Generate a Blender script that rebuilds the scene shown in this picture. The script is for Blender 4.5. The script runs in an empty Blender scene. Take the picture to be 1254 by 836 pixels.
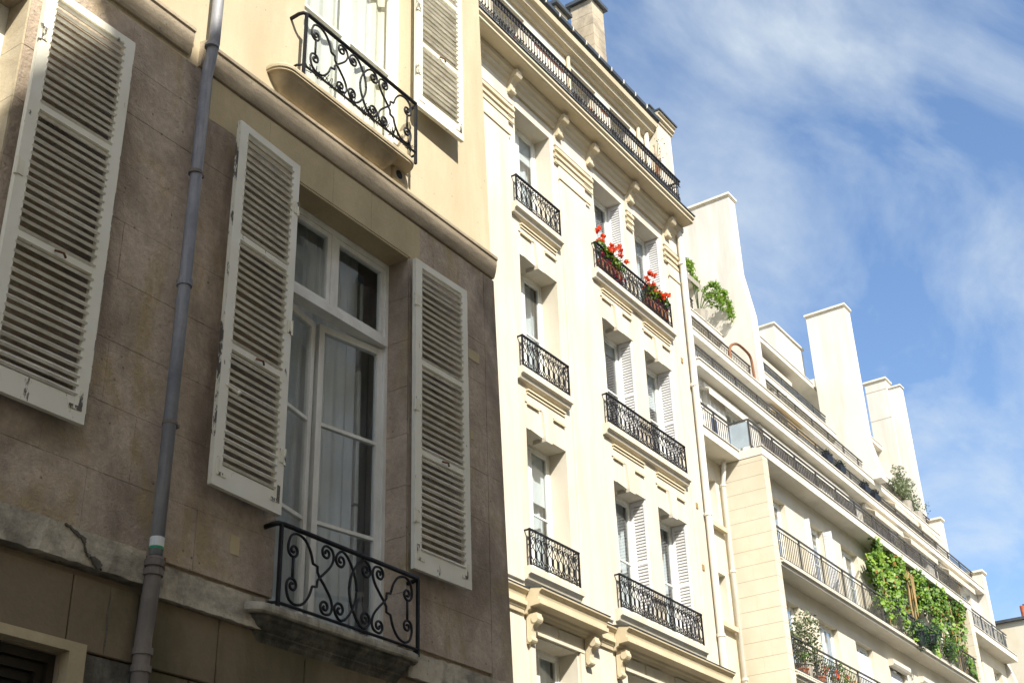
import bpy, math, random
from mathutils import Vector, Matrix
random.seed(7)
sc = bpy.context.scene
col = sc.collection
EYE = 1.6            # camera height; everything below is laid out relative to the eye and lifted by EYE at the end

# ---------------------------------------------------------------- camera
cam = bpy.data.cameras.new('camera'); cam_o = bpy.data.objects.new('camera', cam); col.objects.link(cam_o)
cam.sensor_width = 36.0; cam.lens = 1628.16 / 1254 * 36; cam.clip_end = 3000; cam.clip_start = 0.05
yaw, pit, rol = (math.radians(a) for a in (56.805, 28.433, -1.963))
fw = Vector((math.sin(yaw) * math.cos(pit), math.cos(yaw) * math.cos(pit), math.sin(pit)))
r0 = Vector((math.cos(yaw), -math.sin(yaw), 0)); u0 = r0.cross(fw)
rr = r0 * math.cos(rol) + u0 * math.sin(rol); uu = -r0 * math.sin(rol) + u0 * math.cos(rol)
cam_o.matrix_world = Matrix(((rr.x, uu.x, -fw.x, 0), (rr.y, uu.y, -fw.y, 0), (rr.z, uu.z, -fw.z, EYE), (0, 0, 0, 1)))
sc.camera = cam_o

# ---------------------------------------------------------------- sun and sky
SUN_AZ, SUN_EL = math.radians(33), math.radians(41.5)     # azimuth from the facade normal, towards -X
sdir = Vector((-math.sin(SUN_AZ) * math.cos(SUN_EL), -math.cos(SUN_AZ) * math.cos(SUN_EL), math.sin(SUN_EL)))
sun = bpy.data.lights.new('sun', 'SUN'); sun.energy = 2.0; sun.angle = math.radians(0.53); sun.color = (1.0, 0.945, 0.845)
sun_o = bpy.data.objects.new('sun', sun); col.objects.link(sun_o)
sun_o.rotation_euler = sdir.to_track_quat('Z', 'Y').to_euler(); sun_o.location = (-20, -30, 40)

w = bpy.data.worlds.new('World'); sc.world = w; w.use_nodes = True
nt = w.node_tree; nt.nodes.clear()
def N(nt, t, **k):
    n = nt.nodes.new(t)
    for a, b in k.items():
        setattr(n, a, b)
    return n
out = N(nt, 'ShaderNodeOutputWorld'); bg = N(nt, 'ShaderNodeBackground'); bg.inputs[1].default_value = 0.15
sky = N(nt, 'ShaderNodeTexSky', sky_type='NISHITA'); sky.sun_disc = False
sky.sun_elevation = SUN_EL; sky.sun_rotation = math.atan2(sdir.x, sdir.y)
sky.air_density = 1.0; sky.dust_density = 1.6; sky.ozone_density = 2.2; sky.altitude = 60
tc = N(nt, 'ShaderNodeTexCoord'); sp = N(nt, 'ShaderNodeSeparateXYZ'); nt.links.new(tc.outputs['Generated'], sp.inputs[0])
zz = N(nt, 'ShaderNodeMath', operation='MAXIMUM'); nt.links.new(sp.outputs[2], zz.inputs[0]); zz.inputs[1].default_value = 0.04
zp = N(nt, 'ShaderNodeMath', operation='ADD'); nt.links.new(zz.outputs[0], zp.inputs[0]); zp.inputs[1].default_value = 0.12
dv = N(nt, 'ShaderNodeVectorMath', operation='DIVIDE'); cb = N(nt, 'ShaderNodeCombineXYZ')
for i in range(3): nt.links.new(zp.outputs[0], cb.inputs[i])
nt.links.new(tc.outputs['Generated'], dv.inputs[0]); nt.links.new(cb.outputs[0], dv.inputs[1])
mp = N(nt, 'ShaderNodeMapping'); nt.links.new(dv.outputs[0], mp.inputs[0])
mp.inputs['Rotation'].default_value = (0, 0, math.radians(28)); mp.inputs['Scale'].default_value = (0.85, 1.5, 0.0)
mp.inputs['Location'].default_value = (1.1, 0.2, 0)
n1 = N(nt, 'ShaderNodeTexNoise'); nt.links.new(mp.outputs[0], n1.inputs['Vector'])
n1.inputs['Scale'].default_value = 2.9; n1.inputs['Detail'].default_value = 8; n1.inputs['Roughness'].default_value = 0.56; n1.inputs['Distortion'].default_value = 0.55
cr = N(nt, 'ShaderNodeValToRGB'); nt.links.new(n1.outputs[0], cr.inputs[0])
cr.color_ramp.elements[0].position = 0.38; cr.color_ramp.elements[0].color = (0, 0, 0, 1)
cr.color_ramp.elements[1].position = 0.73; cr.color_ramp.elements[1].color = (1, 1, 1, 1)
n2 = N(nt, 'ShaderNodeTexNoise'); nt.links.new(mp.outputs[0], n2.inputs['Vector'])
n2.inputs['Scale'].default_value = 6.5; n2.inputs['Detail'].default_value = 8; n2.inputs['Roughness'].default_value = 0.6
mm = N(nt, 'ShaderNodeMath', operation='MULTIPLY'); nt.links.new(cr.outputs[0], mm.inputs[0])
ma = N(nt, 'ShaderNodeMath', operation='MULTIPLY_ADD'); nt.links.new(n2.outputs[0], ma.inputs[0]); ma.inputs[1].default_value = 1.3; ma.inputs[2].default_value = 0.1
nt.links.new(ma.outputs[0], mm.inputs[1])
hs = N(nt, 'ShaderNodeHueSaturation'); nt.links.new(sky.outputs[0], hs.inputs['Color']); hs.inputs['Saturation'].default_value = 1.07; hs.inputs['Value'].default_value = 0.375
mx = N(nt, 'ShaderNodeMix', data_type='RGBA'); nt.links.new(mm.outputs[0], mx.inputs[0]); nt.links.new(hs.outputs[0], mx.inputs[6])
mx.inputs[7].default_value = (1.22, 1.37, 1.48, 1)
nt.links.new(mx.outputs[2], bg.inputs[0]); nt.links.new(bg.outputs[0], out.inputs[0])

vs = sc.view_settings; vs.view_transform = 'Standard'; vs.look = 'None'; vs.gamma = 1.0; vs.use_curve_mapping = False; vs.exposure = 2.1
sc.render.engine = 'CYCLES'; sc.cycles.max_bounces = 8; sc.cycles.diffuse_bounces = 6; sc.cycles.transparent_max_bounces = 12

# ---------------------------------------------------------------- materials
MATS = {}
def mat(name, c, rough=0.8, c2=None, scale=3.0, stain=None, stain_amt=0.0, stain_scale=(1.2, 1.2, 0.5), bump=0.0, bump_scale=60, spec=0.3, fine=0.12, metallic=0.0, pits=0.0, stain2=None, stain2_amt=0.0):
    """weathered surface: two tones mixed by noise, stains with a shape of their own, fine grain and relief"""
    m = bpy.data.materials.new(name); m.use_nodes = True; t = m.node_tree; b = t.nodes['Principled BSDF']
    b.inputs['Roughness'].default_value = rough; b.inputs['Specular IOR Level'].default_value = spec; b.inputs['Metallic'].default_value = metallic
    g = N(t, 'ShaderNodeNewGeometry'); pos = g.outputs['Position']
    def noise(s, det=5, ro=0.6, vec=None, dist=0.0):
        n = N(t, 'ShaderNodeTexNoise'); n.inputs['Scale'].default_value = s; n.inputs['Detail'].default_value = det; n.inputs['Roughness'].default_value = ro; n.inputs['Distortion'].default_value = dist
        t.links.new(vec or pos, n.inputs['Vector']); return n.outputs[0]
    def ramp(v, a, bb):
        r = N(t, 'ShaderNodeMapRange'); r.inputs[1].default_value = a; r.inputs[2].default_value = bb; t.links.new(v, r.inputs[0]); return r.outputs[0]
    def mixc(f, a, bb):
        x = N(t, 'ShaderNodeMix', data_type='RGBA')
        for s, v in ((x.inputs[0], f), (x.inputs[6], a), (x.inputs[7], bb)):
            if isinstance(v, (int, float)): s.default_value = v
            elif isinstance(v, tuple): s.default_value = (*v, 1)
            else: t.links.new(v, s)
        return x.outputs[2]
    colr = mixc(ramp(noise(scale), 0.36, 0.66), c, c2 or tuple(x * 0.86 for x in c))
    if stain:
        mpn = N(t, 'ShaderNodeMapping'); t.links.new(pos, mpn.inputs[0]); mpn.inputs['Scale'].default_value = stain_scale
        f = ramp(noise(1.0, 7, 0.66, mpn.outputs[0], 0.3), 0.44, 0.66)
        sm = N(t, 'ShaderNodeMath', operation='MULTIPLY'); t.links.new(f, sm.inputs[0]); sm.inputs[1].default_value = stain_amt
        colr = mixc(sm.outputs[0], colr, stain)
    if stain2:
        mp2 = N(t, 'ShaderNodeMapping'); t.links.new(pos, mp2.inputs[0]); mp2.inputs['Scale'].default_value = (2.3, 2.3, 1.1); mp2.inputs['Location'].default_value = (7.1, 3.3, 5.7)
        f = ramp(noise(1.0, 8, 0.7, mp2.outputs[0], 0.5), 0.52, 0.66)
        sm = N(t, 'ShaderNodeMath', operation='MULTIPLY'); t.links.new(f, sm.inputs[0]); sm.inputs[1].default_value = stain2_amt
        colr = mixc(sm.outputs[0], colr, stain2)
    if fine:
        f = ramp(noise(bump_scale * 0.7, 3), 0.3, 0.75)
        sm = N(t, 'ShaderNodeMath', operation='MULTIPLY'); t.links.new(f, sm.inputs[0]); sm.inputs[1].default_value = fine
        colr = mixc(sm.outputs[0], colr, tuple(x * 0.45 for x in c))
    if pits:
        v = N(t, 'ShaderNodeTexVoronoi'); v.inputs['Scale'].default_value = 13; t.links.new(pos, v.inputs['Vector'])
        r = ramp(v.outputs['Distance'], 0.15, 0.07); msk = ramp(noise(3.2, 3), 0.45, 0.60)
        sm = N(t, 'ShaderNodeMath', operation='MULTIPLY'); t.links.new(r, sm.inputs[0]); t.links.new(msk, sm.inputs[1])
        s2 = N(t, 'ShaderNodeMath', operation='MULTIPLY'); t.links.new(sm.outputs[0], s2.inputs[0]); s2.inputs[1].default_value = pits
        colr = mixc(s2.outputs[0], colr, tuple(x * 0.3 for x in c))
    t.links.new(colr, b.inputs['Base Color'])
    if bump:
        bp = N(t, 'ShaderNodeBump'); bp.inputs['Strength'].default_value = bump; bp.inputs['Distance'].default_value = 0.02
        t.links.new(noise(bump_scale, 6, 0.65), bp.inputs['Height']); t.links.new(bp.outputs[0], b.inputs['Normal'])
    MATS[name] = m; return m
def chipped(name, paint, wood, amt, sc_=9.0, rough=0.55, stretch=(1, 1, 0.35)):
    """old paint flaking off wood"""
    m = bpy.data.materials.new(name); m.use_nodes = True; t = m.node_tree; b = t.nodes['Principled BSDF']; b.inputs['Roughness'].default_value = rough
    g = N(t, 'ShaderNodeNewGeometry'); mpn = N(t, 'ShaderNodeMapping'); t.links.new(g.outputs['Position'], mpn.inputs[0]); mpn.inputs['Scale'].default_value = stretch
    n = N(t, 'ShaderNodeTexNoise'); n.inputs['Scale'].default_value = sc_; n.inputs['Detail'].default_value = 9; n.inputs['Roughness'].default_value = 0.72; t.links.new(mpn.outputs[0], n.inputs['Vector'])
    r = N(t, 'ShaderNodeMapRange'); t.links.new(n.outputs[0], r.inputs[0]); r.inputs[1].default_value = amt; r.inputs[2].default_value = amt + 0.025
    n3 = N(t, 'ShaderNodeTexNoise'); n3.inputs['Scale'].default_value = 4; n3.inputs['Detail'].default_value = 5; t.links.new(g.outputs['Position'], n3.inputs['Vector'])
    x0 = N(t, 'ShaderNodeMix', data_type='RGBA'); t.links.new(n3.outputs[0], x0.inputs[0]); x0.inputs[6].default_value = (*[p * 1.1 for p in paint], 1); x0.inputs[7].default_value = (paint[0] * 0.86, paint[1] * 0.83, paint[2] * 0.74, 1)
    x = N(t, 'ShaderNodeMix', data_type='RGBA'); t.links.new(r.outputs[0], x.inputs[0]); t.links.new(x0.outputs[2], x.inputs[6]); x.inputs[7].default_value = (*wood, 1)
    t.links.new(x.outputs[2], b.inputs['Base Color'])
    bp = N(t, 'ShaderNodeBump'); bp.inputs['Strength'].default_value = 0.5; bp.inputs['Distance'].default_value = 0.004; bp.invert = True
    t.links.new(r.outputs[0], bp.inputs['Height']); t.links.new(bp.outputs[0], b.inputs['Normal'])
    MATS[name] = m; return m
def leafmat(name, c, c2):
    m = bpy.data.materials.new(name); m.use_nodes = True; t = m.node_tree; b = t.nodes['Principled BSDF']; b.inputs['Roughness'].default_value = 0.5
    g = N(t, 'ShaderNodeNewGeometry'); n = N(t, 'ShaderNodeTexNoise'); n.inputs['Scale'].default_value = 5; n.inputs['Detail'].default_value = 6; t.links.new(g.outputs['Position'], n.inputs['Vector'])
    r = N(t, 'ShaderNodeMapRange'); r.inputs[1].default_value = 0.35; r.inputs[2].default_value = 0.65; t.links.new(n.outputs[0], r.inputs[0])
    x = N(t, 'ShaderNodeMix', data_type='RGBA'); t.links.new(r.outputs[0], x.inputs[0]); x.inputs[6].default_value = (*c, 1); x.inputs[7].default_value = (*c2, 1); t.links.new(x.outputs[2], b.inputs['Base Color'])
    tr = N(t, 'ShaderNodeBsdfTranslucent'); t.links.new(x.outputs[2], tr.inputs[0]); mxs = N(t, 'ShaderNodeMixShader'); mxs.inputs[0].default_value = 0.3
    t.links.new(b.outputs[0], mxs.inputs[1]); t.links.new(tr.outputs[0], mxs.inputs[2]); t.links.new(mxs.outputs[0], t.nodes['Material Output'].inputs[0])
    MATS[name] = m; return m
def glassmat(name, tint=(0.85, 0.9, 0.92), ior=1.5):
    """thin sheet glass: clear, with Fresnel reflection and slight waviness"""
    m = bpy.data.materials.new(name); m.use_nodes = True; t = m.node_tree; t.nodes.remove(t.nodes['Principled BSDF'])
    tr = N(t, 'ShaderNodeBsdfTransparent'); tr.inputs[0].default_value = (*tint, 1); gl = N(t, 'ShaderNodeBsdfGlossy'); gl.inputs['Roughness'].default_value = 0.015
    fr = N(t, 'ShaderNodeFresnel'); gb = N(t, 'ShaderNodeNewGeometry'); mi = N(t, 'ShaderNodeMapRange'); t.links.new(gb.outputs['Backfacing'], mi.inputs[0])
    mi.inputs[3].default_value = ior; mi.inputs[4].default_value = 1.0 / ior; t.links.new(mi.outputs[0], fr.inputs[0])      # same reflectance from both sides of the sheet
    k = N(t, 'ShaderNodeMath', operation='MULTIPLY'); k.inputs[1].default_value = 2.2; k.use_clamp = True
    t.links.new(fr.outputs[0], k.inputs[0]); x = N(t, 'ShaderNodeMixShader'); t.links.new(k.outputs[0], x.inputs[0]); t.links.new(tr.outputs[0], x.inputs[1]); t.links.new(gl.outputs[0], x.inputs[2])
    g = N(t, 'ShaderNodeNewGeometry'); n = N(t, 'ShaderNodeTexNoise'); n.inputs['Scale'].default_value = 3.5; n.inputs['Detail'].default_value = 1; t.links.new(g.outputs['Position'], n.inputs['Vector'])
    bp = N(t, 'ShaderNodeBump'); bp.inputs['Strength'].default_value = 0.12; bp.inputs['Distance'].default_value = 0.02; t.links.new(n.outputs[0], bp.inputs['Height']); t.links.new(bp.outputs[0], gl.inputs['Normal'])
    t.links.new(x.outputs[0], t.nodes['Material Output'].inputs[0]); MATS[name] = m; return m

M = MATS
mat('old_stone', (0.64, 0.525, 0.405), 0.9, (0.46, 0.365, 0.275), 2.1, (0.165, 0.13, 0.095), 0.85, (1.5, 1.5, 0.7), 0.8, 30, fine=0.5, pits=1.0, stain2=(0.42, 0.32, 0.15), stain2_amt=0.8)
mat('ochre_stone', (0.57, 0.475, 0.29), 0.88, (0.50, 0.41, 0.245), 1.5, (0.30, 0.235, 0.14), 0.5, (1.0, 1.0, 0.5), 0.2, 50, fine=0.15)
mat('dark_base', (0.25, 0.195, 0.125), 0.9, (0.195, 0.15, 0.092), 1.4, (0.075, 0.075, 0.035), 0.85, (1.4, 1.4, 0.6), 0.25, 45, fine=0.2)
mat('mortar', (0.36, 0.285, 0.195), 0.95, None, 6, bump=0.3)
mat('cream_render', (0.585, 0.505, 0.355), 0.85, (0.535, 0.455, 0.31), 1.3, (0.43, 0.35, 0.22), 0.6, (1.6, 1.6, 0.35), 0.12, 55, fine=0.10, pits=0.5)
mat('band_stone', (0.53, 0.445, 0.325), 0.9, (0.43, 0.355, 0.255), 2.2, (0.20, 0.165, 0.115), 0.8, (1.2, 1.2, 2.5), 0.35, 50, fine=0.25, pits=0.6)
mat('pale_band', (0.62, 0.55, 0.42), 0.9, (0.52, 0.455, 0.34), 2.5, (0.07, 0.065, 0.055), 0.85, (2.6, 2.6, 4.0), 0.55, 35, fine=0.35, pits=0.9, stain2=(0.10, 0.095, 0.08), stain2_amt=0.6)
mat('pale_ledge', (0.55, 0.50, 0.39), 0.9, (0.38, 0.345, 0.265), 6, (0.10, 0.09, 0.07), 0.9, (6, 6, 2.5), 0.6, 34, fine=0.35); mat('mossy_shaded', (0.22, 0.20, 0.155), 0.9, (0.13, 0.12, 0.09), 5.0, (0.045, 0.045, 0.035), 1.0, (5.0, 5.0, 3.5), 0.7, 32, fine=0.4, stain2=(0.05, 0.05, 0.04), stain2_amt=0.85)  # the darker tone mixes grime with painted-in shade for the corbel underside
mat('broken_stone', (0.17, 0.15, 0.115), 0.95, (0.09, 0.08, 0.06), 18, bump=0.8, bump_scale=40, fine=0.4); mat('cream_ledge', (0.56, 0.475, 0.33), 0.85, (0.48, 0.40, 0.27), 2.5, (0.22, 0.17, 0.10), 0.6, (2, 2, 3), 0.2, 50, fine=0.15)
mat('lime_stone', (0.645, 0.60, 0.505), 0.82, (0.61, 0.56, 0.455), 0.9, (0.54, 0.475, 0.35), 0.7, (2.6, 2.6, 0.28), 0.08, 50, fine=0.06)
mat('lime_trim', (0.63, 0.55, 0.39), 0.82, (0.575, 0.495, 0.34), 1.5, (0.48, 0.385, 0.235), 0.5, (1, 1, 0.6), 0.08, 50, fine=0.08)
mat('white_render', (0.63, 0.605, 0.545), 0.85, (0.595, 0.57, 0.51), 0.5, (0.46, 0.425, 0.36), 0.75, (1.3, 1.3, 0.16), 0.05, 40, fine=0.04)
mat('block_stone', (0.64, 0.595, 0.485), 0.85, (0.59, 0.545, 0.43), 1.2, (0.56, 0.46, 0.29), 0.4, (0.8, 0.8, 0.5), 0.08, 45, fine=0.08)
mat('balcony_white', (0.66, 0.625, 0.545), 0.8, (0.61, 0.575, 0.49), 0.8, (0.42, 0.38, 0.30), 0.4, (1, 1, 1.4), 0.05, 40, fine=0.06)
mat('zinc', (0.12, 0.135, 0.15), 0.45, (0.09, 0.10, 0.115), 2, (0.06, 0.07, 0.07), 0.5, bump=0.05, metallic=0.5)
mat('zinc_pipe', (0.275, 0.28, 0.30), 0.6, (0.19, 0.195, 0.215), 5.0, (0.46, 0.45, 0.44), 0.8, (9, 9, 0.9), 0.15, 60, metallic=0.1)
mat('cast_pipe', (0.23, 0.195, 0.16), 0.75, (0.165, 0.14, 0.115), 4, (0.08, 0.07, 0.06), 0.6, (4, 4, 1.2), 0.2, 60)
mat('pipe_white', (0.74, 0.71, 0.63), 0.6, None, 2, (0.5, 0.45, 0.36), 0.4)
mat('pipe_band_white', (0.75, 0.76, 0.72), 0.5, None, 6); mat('pipe_band_green', (0.03, 0.30, 0.13), 0.5, None, 6)
mat('iron', (0.010, 0.010, 0.013), 0.55, (0.016, 0.014, 0.013), 12, spec=0.25, fine=0.0)
mat('iron_grey', (0.04, 0.038, 0.034), 0.5, (0.065, 0.057, 0.047), 8, spec=0.5, fine=0)
mat('rust', (0.20, 0.085, 0.03), 0.85, (0.10, 0.055, 0.03), 20, bump=0.2)
chipped('shutter_paint', (0.79, 0.77, 0.67), (0.17, 0.14, 0.10), 0.64, 12)
chipped('shutter_edge', (0.74, 0.71, 0.58), (0.10, 0.085, 0.065), 0.53, 13)
mat('slat_paint', (0.84, 0.815, 0.715), 0.6, (0.78, 0.75, 0.64), 7, (0.3, 0.26, 0.2), 0.4, (6, 6, 6), fine=0.1)
mat('frame_white', (0.82, 0.825, 0.78), 0.45, (0.77, 0.77, 0.71), 5, (0.45, 0.42, 0.35), 0.4, (5, 5, 2), fine=0.04)
mat('shutter_white', (0.74, 0.745, 0.76), 0.55, (0.69, 0.695, 0.70), 4, fine=0.03)
mat('curtain', (0.80, 0.81, 0.80), 0.9, (0.70, 0.72, 0.72), 1.5, fine=0.03)
mat('cream_curtain', (0.82, 0.78, 0.66), 0.9, (0.76, 0.71, 0.58), 2, fine=0.03); mat('net_curtain', (0.72, 0.74, 0.74), 0.95, (0.60, 0.63, 0.64), 2.0, fine=0.03)
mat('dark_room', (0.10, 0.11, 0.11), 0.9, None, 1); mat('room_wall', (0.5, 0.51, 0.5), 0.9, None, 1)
mat('red_cloth', (0.50, 0.035, 0.03), 0.85, None, 5); mat('dark_door', (0.038, 0.028, 0.016), 0.55, (0.028, 0.022, 0.014), 6, bump=0.1)
mat('brick_red', (0.42, 0.11, 0.045), 0.8, (0.35, 0.085, 0.04), 6); mat('terracotta', (0.40, 0.14, 0.07), 0.8, None, 6)
mat('chimney_stone', (0.52, 0.44, 0.32), 0.9, (0.42, 0.35, 0.25), 2, (0.17, 0.15, 0.12), 0.8, (1.5, 1.5, 1.2), 0.25, 40, fine=0.2)
mat('asphalt', (0.12, 0.117, 0.11), 0.9, None, 4, bump=0.3); mat('paving', (0.40, 0.385, 0.35), 0.85, None, 3, bump=0.2)
mat('opposite_render', (0.76, 0.72, 0.63), 0.85, (0.71, 0.67, 0.57), 0.8, (0.3, 0.25, 0.18), 0.4)
mat('awning_tan', (0.36, 0.25, 0.11), 0.85, None, 4); mat('awning_cream', (0.62, 0.56, 0.44), 0.85, None, 4); mat('wood_brown', (0.22, 0.10, 0.045), 0.7, None, 6)
mat('navy_pot', (0.012, 0.014, 0.022), 0.5, None, 8); mat('pot_stone', (0.35, 0.32, 0.27), 0.85, None, 8)
mat('screen_grey', (0.12, 0.11, 0.10), 0.85, (0.2, 0.18, 0.16), 12); mat('blue_cloth', (0.10, 0.14, 0.28), 0.8, None, 5); mat('clear_panel', (0.36, 0.42, 0.46), 0.25, None, 3)
mat('soil', (0.05, 0.035, 0.025), 0.95, None, 8)
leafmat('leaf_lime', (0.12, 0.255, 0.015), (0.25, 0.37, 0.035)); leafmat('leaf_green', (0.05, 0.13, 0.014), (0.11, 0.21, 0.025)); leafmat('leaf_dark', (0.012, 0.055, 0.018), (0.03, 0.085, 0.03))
leafmat('leaf_olive', (0.11, 0.15, 0.065), (0.20, 0.225, 0.12)); leafmat('leaf_autumn', (0.30, 0.12, 0.02), (0.22, 0.16, 0.03)); leafmat('petal_red', (0.75, 0.06, 0.012), (0.80, 0.13, 0.025)); leafmat('petal_dark', (0.25, 0.012, 0.03), (0.35, 0.02, 0.05)); leafmat('petal_coral', (0.7, 0.12, 0.06), (0.75, 0.2, 0.1))
leafmat('navy_leaf', (0.010, 0.016, 0.018), (0.018, 0.03, 0.026)); glassmat('glass'); glassmat('glass_far', (0.75, 0.8, 0.82))

# ---------------------------------------------------------------- mesh helpers
class MB:
    def __init__(s): s.v = []; s.f = []
    def quad(s, *p):
        n = len(s.v); s.v += [tuple(q) for q in p]; s.f.append(tuple(range(n, n + len(p)))); return s
    def hexa(s, p):
        n = len(s.v); s.v += [tuple(q) for q in p]
        s.f += [(n, n + 3, n + 2, n + 1), (n + 4, n + 5, n + 6, n + 7), (n, n + 1, n + 5, n + 4), (n + 1, n + 2, n + 6, n + 5), (n + 2, n + 3, n + 7, n + 6), (n + 3, n, n + 4, n + 7)]; return s
    def box(s, x0, x1, y0, y1, z0, z1):
        return s.hexa([(x0, y0, z0), (x1, y0, z0), (x1, y1, z0), (x0, y1, z0), (x0, y0, z1), (x1, y0, z1), (x1, y1, z1), (x0, y1, z1)])
    def prism(s, poly, axis, a, b):
        n = len(s.v); k = len(poly)
        def P(p, t): return {'x': (t, p[0], p[1]), 'y': (p[0], t, p[1]), 'z': (p[0], p[1], t)}[axis]
        s.v += [P(p, a) for p in poly] + [P(p, b) for p in poly]
        s.f.append(tuple(range(n + k - 1, n - 1, -1))); s.f.append(tuple(range(n + k, n + 2 * k)))
        for i in range(k):
            j = (i + 1) % k; s.f.append((n + i, n + j, n + k + j, n + k + i))
        return s
    def tube(s, pts, r, n=6, closed=False, flat=None):
        pts = [Vector(p) for p in pts]; k = len(pts); b = len(s.v); up = Vector((0, 0, 1)); prev = None
        for i, p in enumerate(pts):
            a = pts[(i - 1) % k] if (closed or i) else p; c = pts[(i + 1) % k] if (closed or i < k - 1) else p
            d = (c - a)
            d = d.normalized() if d.length > 1e-9 else Vector((1, 0, 0))
            if prev is None:
                h = Vector((0, 1, 0)) if abs(d.y) < 0.9 else up
                prev = (h - d * h.dot(d)).normalized()
            prev = (prev - d * prev.dot(d)); prev = prev.normalized() if prev.length > 1e-6 else Vector((0, 1, 0))
            q = d.cross(prev); ri = r[i] if isinstance(r, (list, tuple)) else r
            for j in range(n):
                an = 2 * math.pi * (j + 0.5) / n; s.v.append(tuple(p + prev * (ri * math.cos(an) * (flat or 1)) + q * (ri * math.sin(an))))
        for i in range(k if closed else k - 1):
            for j in range(n):
                i2 = (i + 1) % k; s.f.append((b + i * n + j, b + i * n + (j + 1) % n, b + i2 * n + (j + 1) % n, b + i2 * n + j))
        if not closed:
            s.f.append(tuple(b + j for j in range(n - 1, -1, -1))); s.f.append(tuple(b + (k - 1) * n + j for j in range(n)))
        return s
    def ball(s, c, rx, ry, rz, nu=8, nv=5):
        b = len(s.v)
        for i in range(nv + 1):
            t = math.pi * i / nv
            for j in range(nu):
                a = 2 * math.pi * j / nu; s.v.append((c[0] + rx * math.sin(t) * math.cos(a), c[1] + ry * math.sin(t) * math.sin(a), c[2] + rz * math.cos(t)))
        for i in range(nv):
            for j in range(nu):
                s.f.append((b + i * nu + j, b + (i + 1) * nu + j, b + (i + 1) * nu + (j + 1) % nu, b + i * nu + (j + 1) % nu))
        return s
    def leaf(s, c, size, n=None, asp=0.6):
        a = Vector((random.gauss(0, 1), random.gauss(0, 1), random.gauss(0, 1))).normalized()
        nn = (n + a * 0.7).normalized() if n is not None else a
        t = nn.cross(Vector((random.gauss(0, 1), random.gauss(0, 1), random.gauss(0, 1)))).normalized(); q = nn.cross(t); c = Vector(c)
        L = size; W = size * asp
        return s.quad(c - t * L * 0.5, c - q * W * 0.5 + nn * L * 0.06, c + t * L * 0.5, c + q * W * 0.5 + nn * L * 0.06)
    def mesh(s, name, m, smooth=False):
        me = bpy.data.meshes.new(name); me.from_pydata(s.v, [], s.f); me.update()
        if m: me.materials.append(M[m] if isinstance(m, str) else m)
        if smooth: me.polygons.foreach_set('use_smooth', [True] * len(me.polygons))
        return me
BASE = {}
def tag(o, label=None, cat=None, group=None, kind=None):
    for k, v in (('label', label), ('category', cat), ('group', group), ('kind', kind)):
        if v: o[k] = v
    return o
def thing(name, base, label, cat, group=None):
    o = bpy.data.objects.new(name, None); col.objects.link(o); o.location = base; o.empty_display_size = 0.3; BASE[o.name] = Vector(base); return tag(o, label, cat, group)
def put(name, me, parent=None, loc=(0, 0, 0), rot=None, scale=None, kind=None, label=None):
    o = bpy.data.objects.new(name, me); col.objects.link(o); l = Vector(loc)
    if parent is not None:
        o.parent = parent
        if parent.name in BASE: l = l - BASE[parent.name]
    o.location = l
    if rot: o.rotation_euler = rot
    if scale: o.scale = scale
    if kind: o['kind'] = kind
    if label: o['label'] = label
    return o
def part(name, mb, m, parent=None, smooth=False, kind=None, label=None):
    return put(name, mb.mesh(name, m, smooth), parent, kind=kind, label=label)
def bx(name, m, parent, *b, label=None): return part(name, MB().box(*b), m, parent, label=label)
def chbox(x0, x1, z0, z1, yf, yb, ch):
    """dressed block seen from -y: front face with chamfered arrises"""
    b = MB(); f = [(x0 + ch, yf, z0 + ch), (x1 - ch, yf, z0 + ch), (x1 - ch, yf, z1 - ch), (x0 + ch, yf, z1 - ch)]
    k = [(x0, yf + ch, z0), (x1, yf + ch, z0), (x1, yf + ch, z1), (x0, yf + ch, z1)]; e = [(p[0], yb, p[2]) for p in k]
    b.quad(*f)
    for i in range(4):
        j = (i + 1) % 4; b.quad(k[i], k[j], f[j], f[i]); b.quad(e[i], e[j], k[j], k[i])
    return b
def wall_holes(x0, x1, z0, z1, y, holes, depth, mb=None):
    mb = mb or MB()
    xs = sorted({x0, x1, *[h[0] for h in holes], *[h[1] for h in holes]}); zs = sorted({z0, z1, *[h[2] for h in holes], *[h[3] for h in holes]})
    xs = [x for x in xs if x0 <= x <= x1]; zs = [z for z in zs if z0 <= z <= z1]
    for i in range(len(xs) - 1):
        for j in range(len(zs) - 1):
            cx, cz = (xs[i] + xs[i + 1]) / 2, (zs[j] + zs[j + 1]) / 2
            if any(h[0] < cx < h[1] and h[2] < cz < h[3] for h in holes): continue
            mb.quad((xs[i], y, zs[j]), (xs[i + 1], y, zs[j]), (xs[i + 1], y, zs[j + 1]), (xs[i], y, zs[j + 1]))
    for a, b, c, d in holes:
        q = y + depth
        mb.quad((a, y, c), (a, y, d), (a, q, d), (a, q, c)); mb.quad((b, y, c), (b, q, c), (b, q, d), (b, y, d))
        mb.quad((a, y, d), (b, y, d), (b, q, d), (a, q, d)); mb.quad((a, y, c), (a, q, c), (b, q, c), (b, y, c))
    return mb
def frame_mb(x0, x1, z0, z1, y0, y1, w, mb=None, wt=None, wb=None):
    mb = mb or MB(); wt = wt or w; wb = wb or w
    mb.box(x0, x0 + w, y0, y1, z0, z1); mb.box(x1 - w, x1, y0, y1, z0, z1); e = 0.0
    mb.box(x0 + w, x1 - w, y0, y1, z1 - wt, z1); mb.box(x0 + w, x1 - w, y0, y1, z0, z0 + wb); return mb
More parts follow.
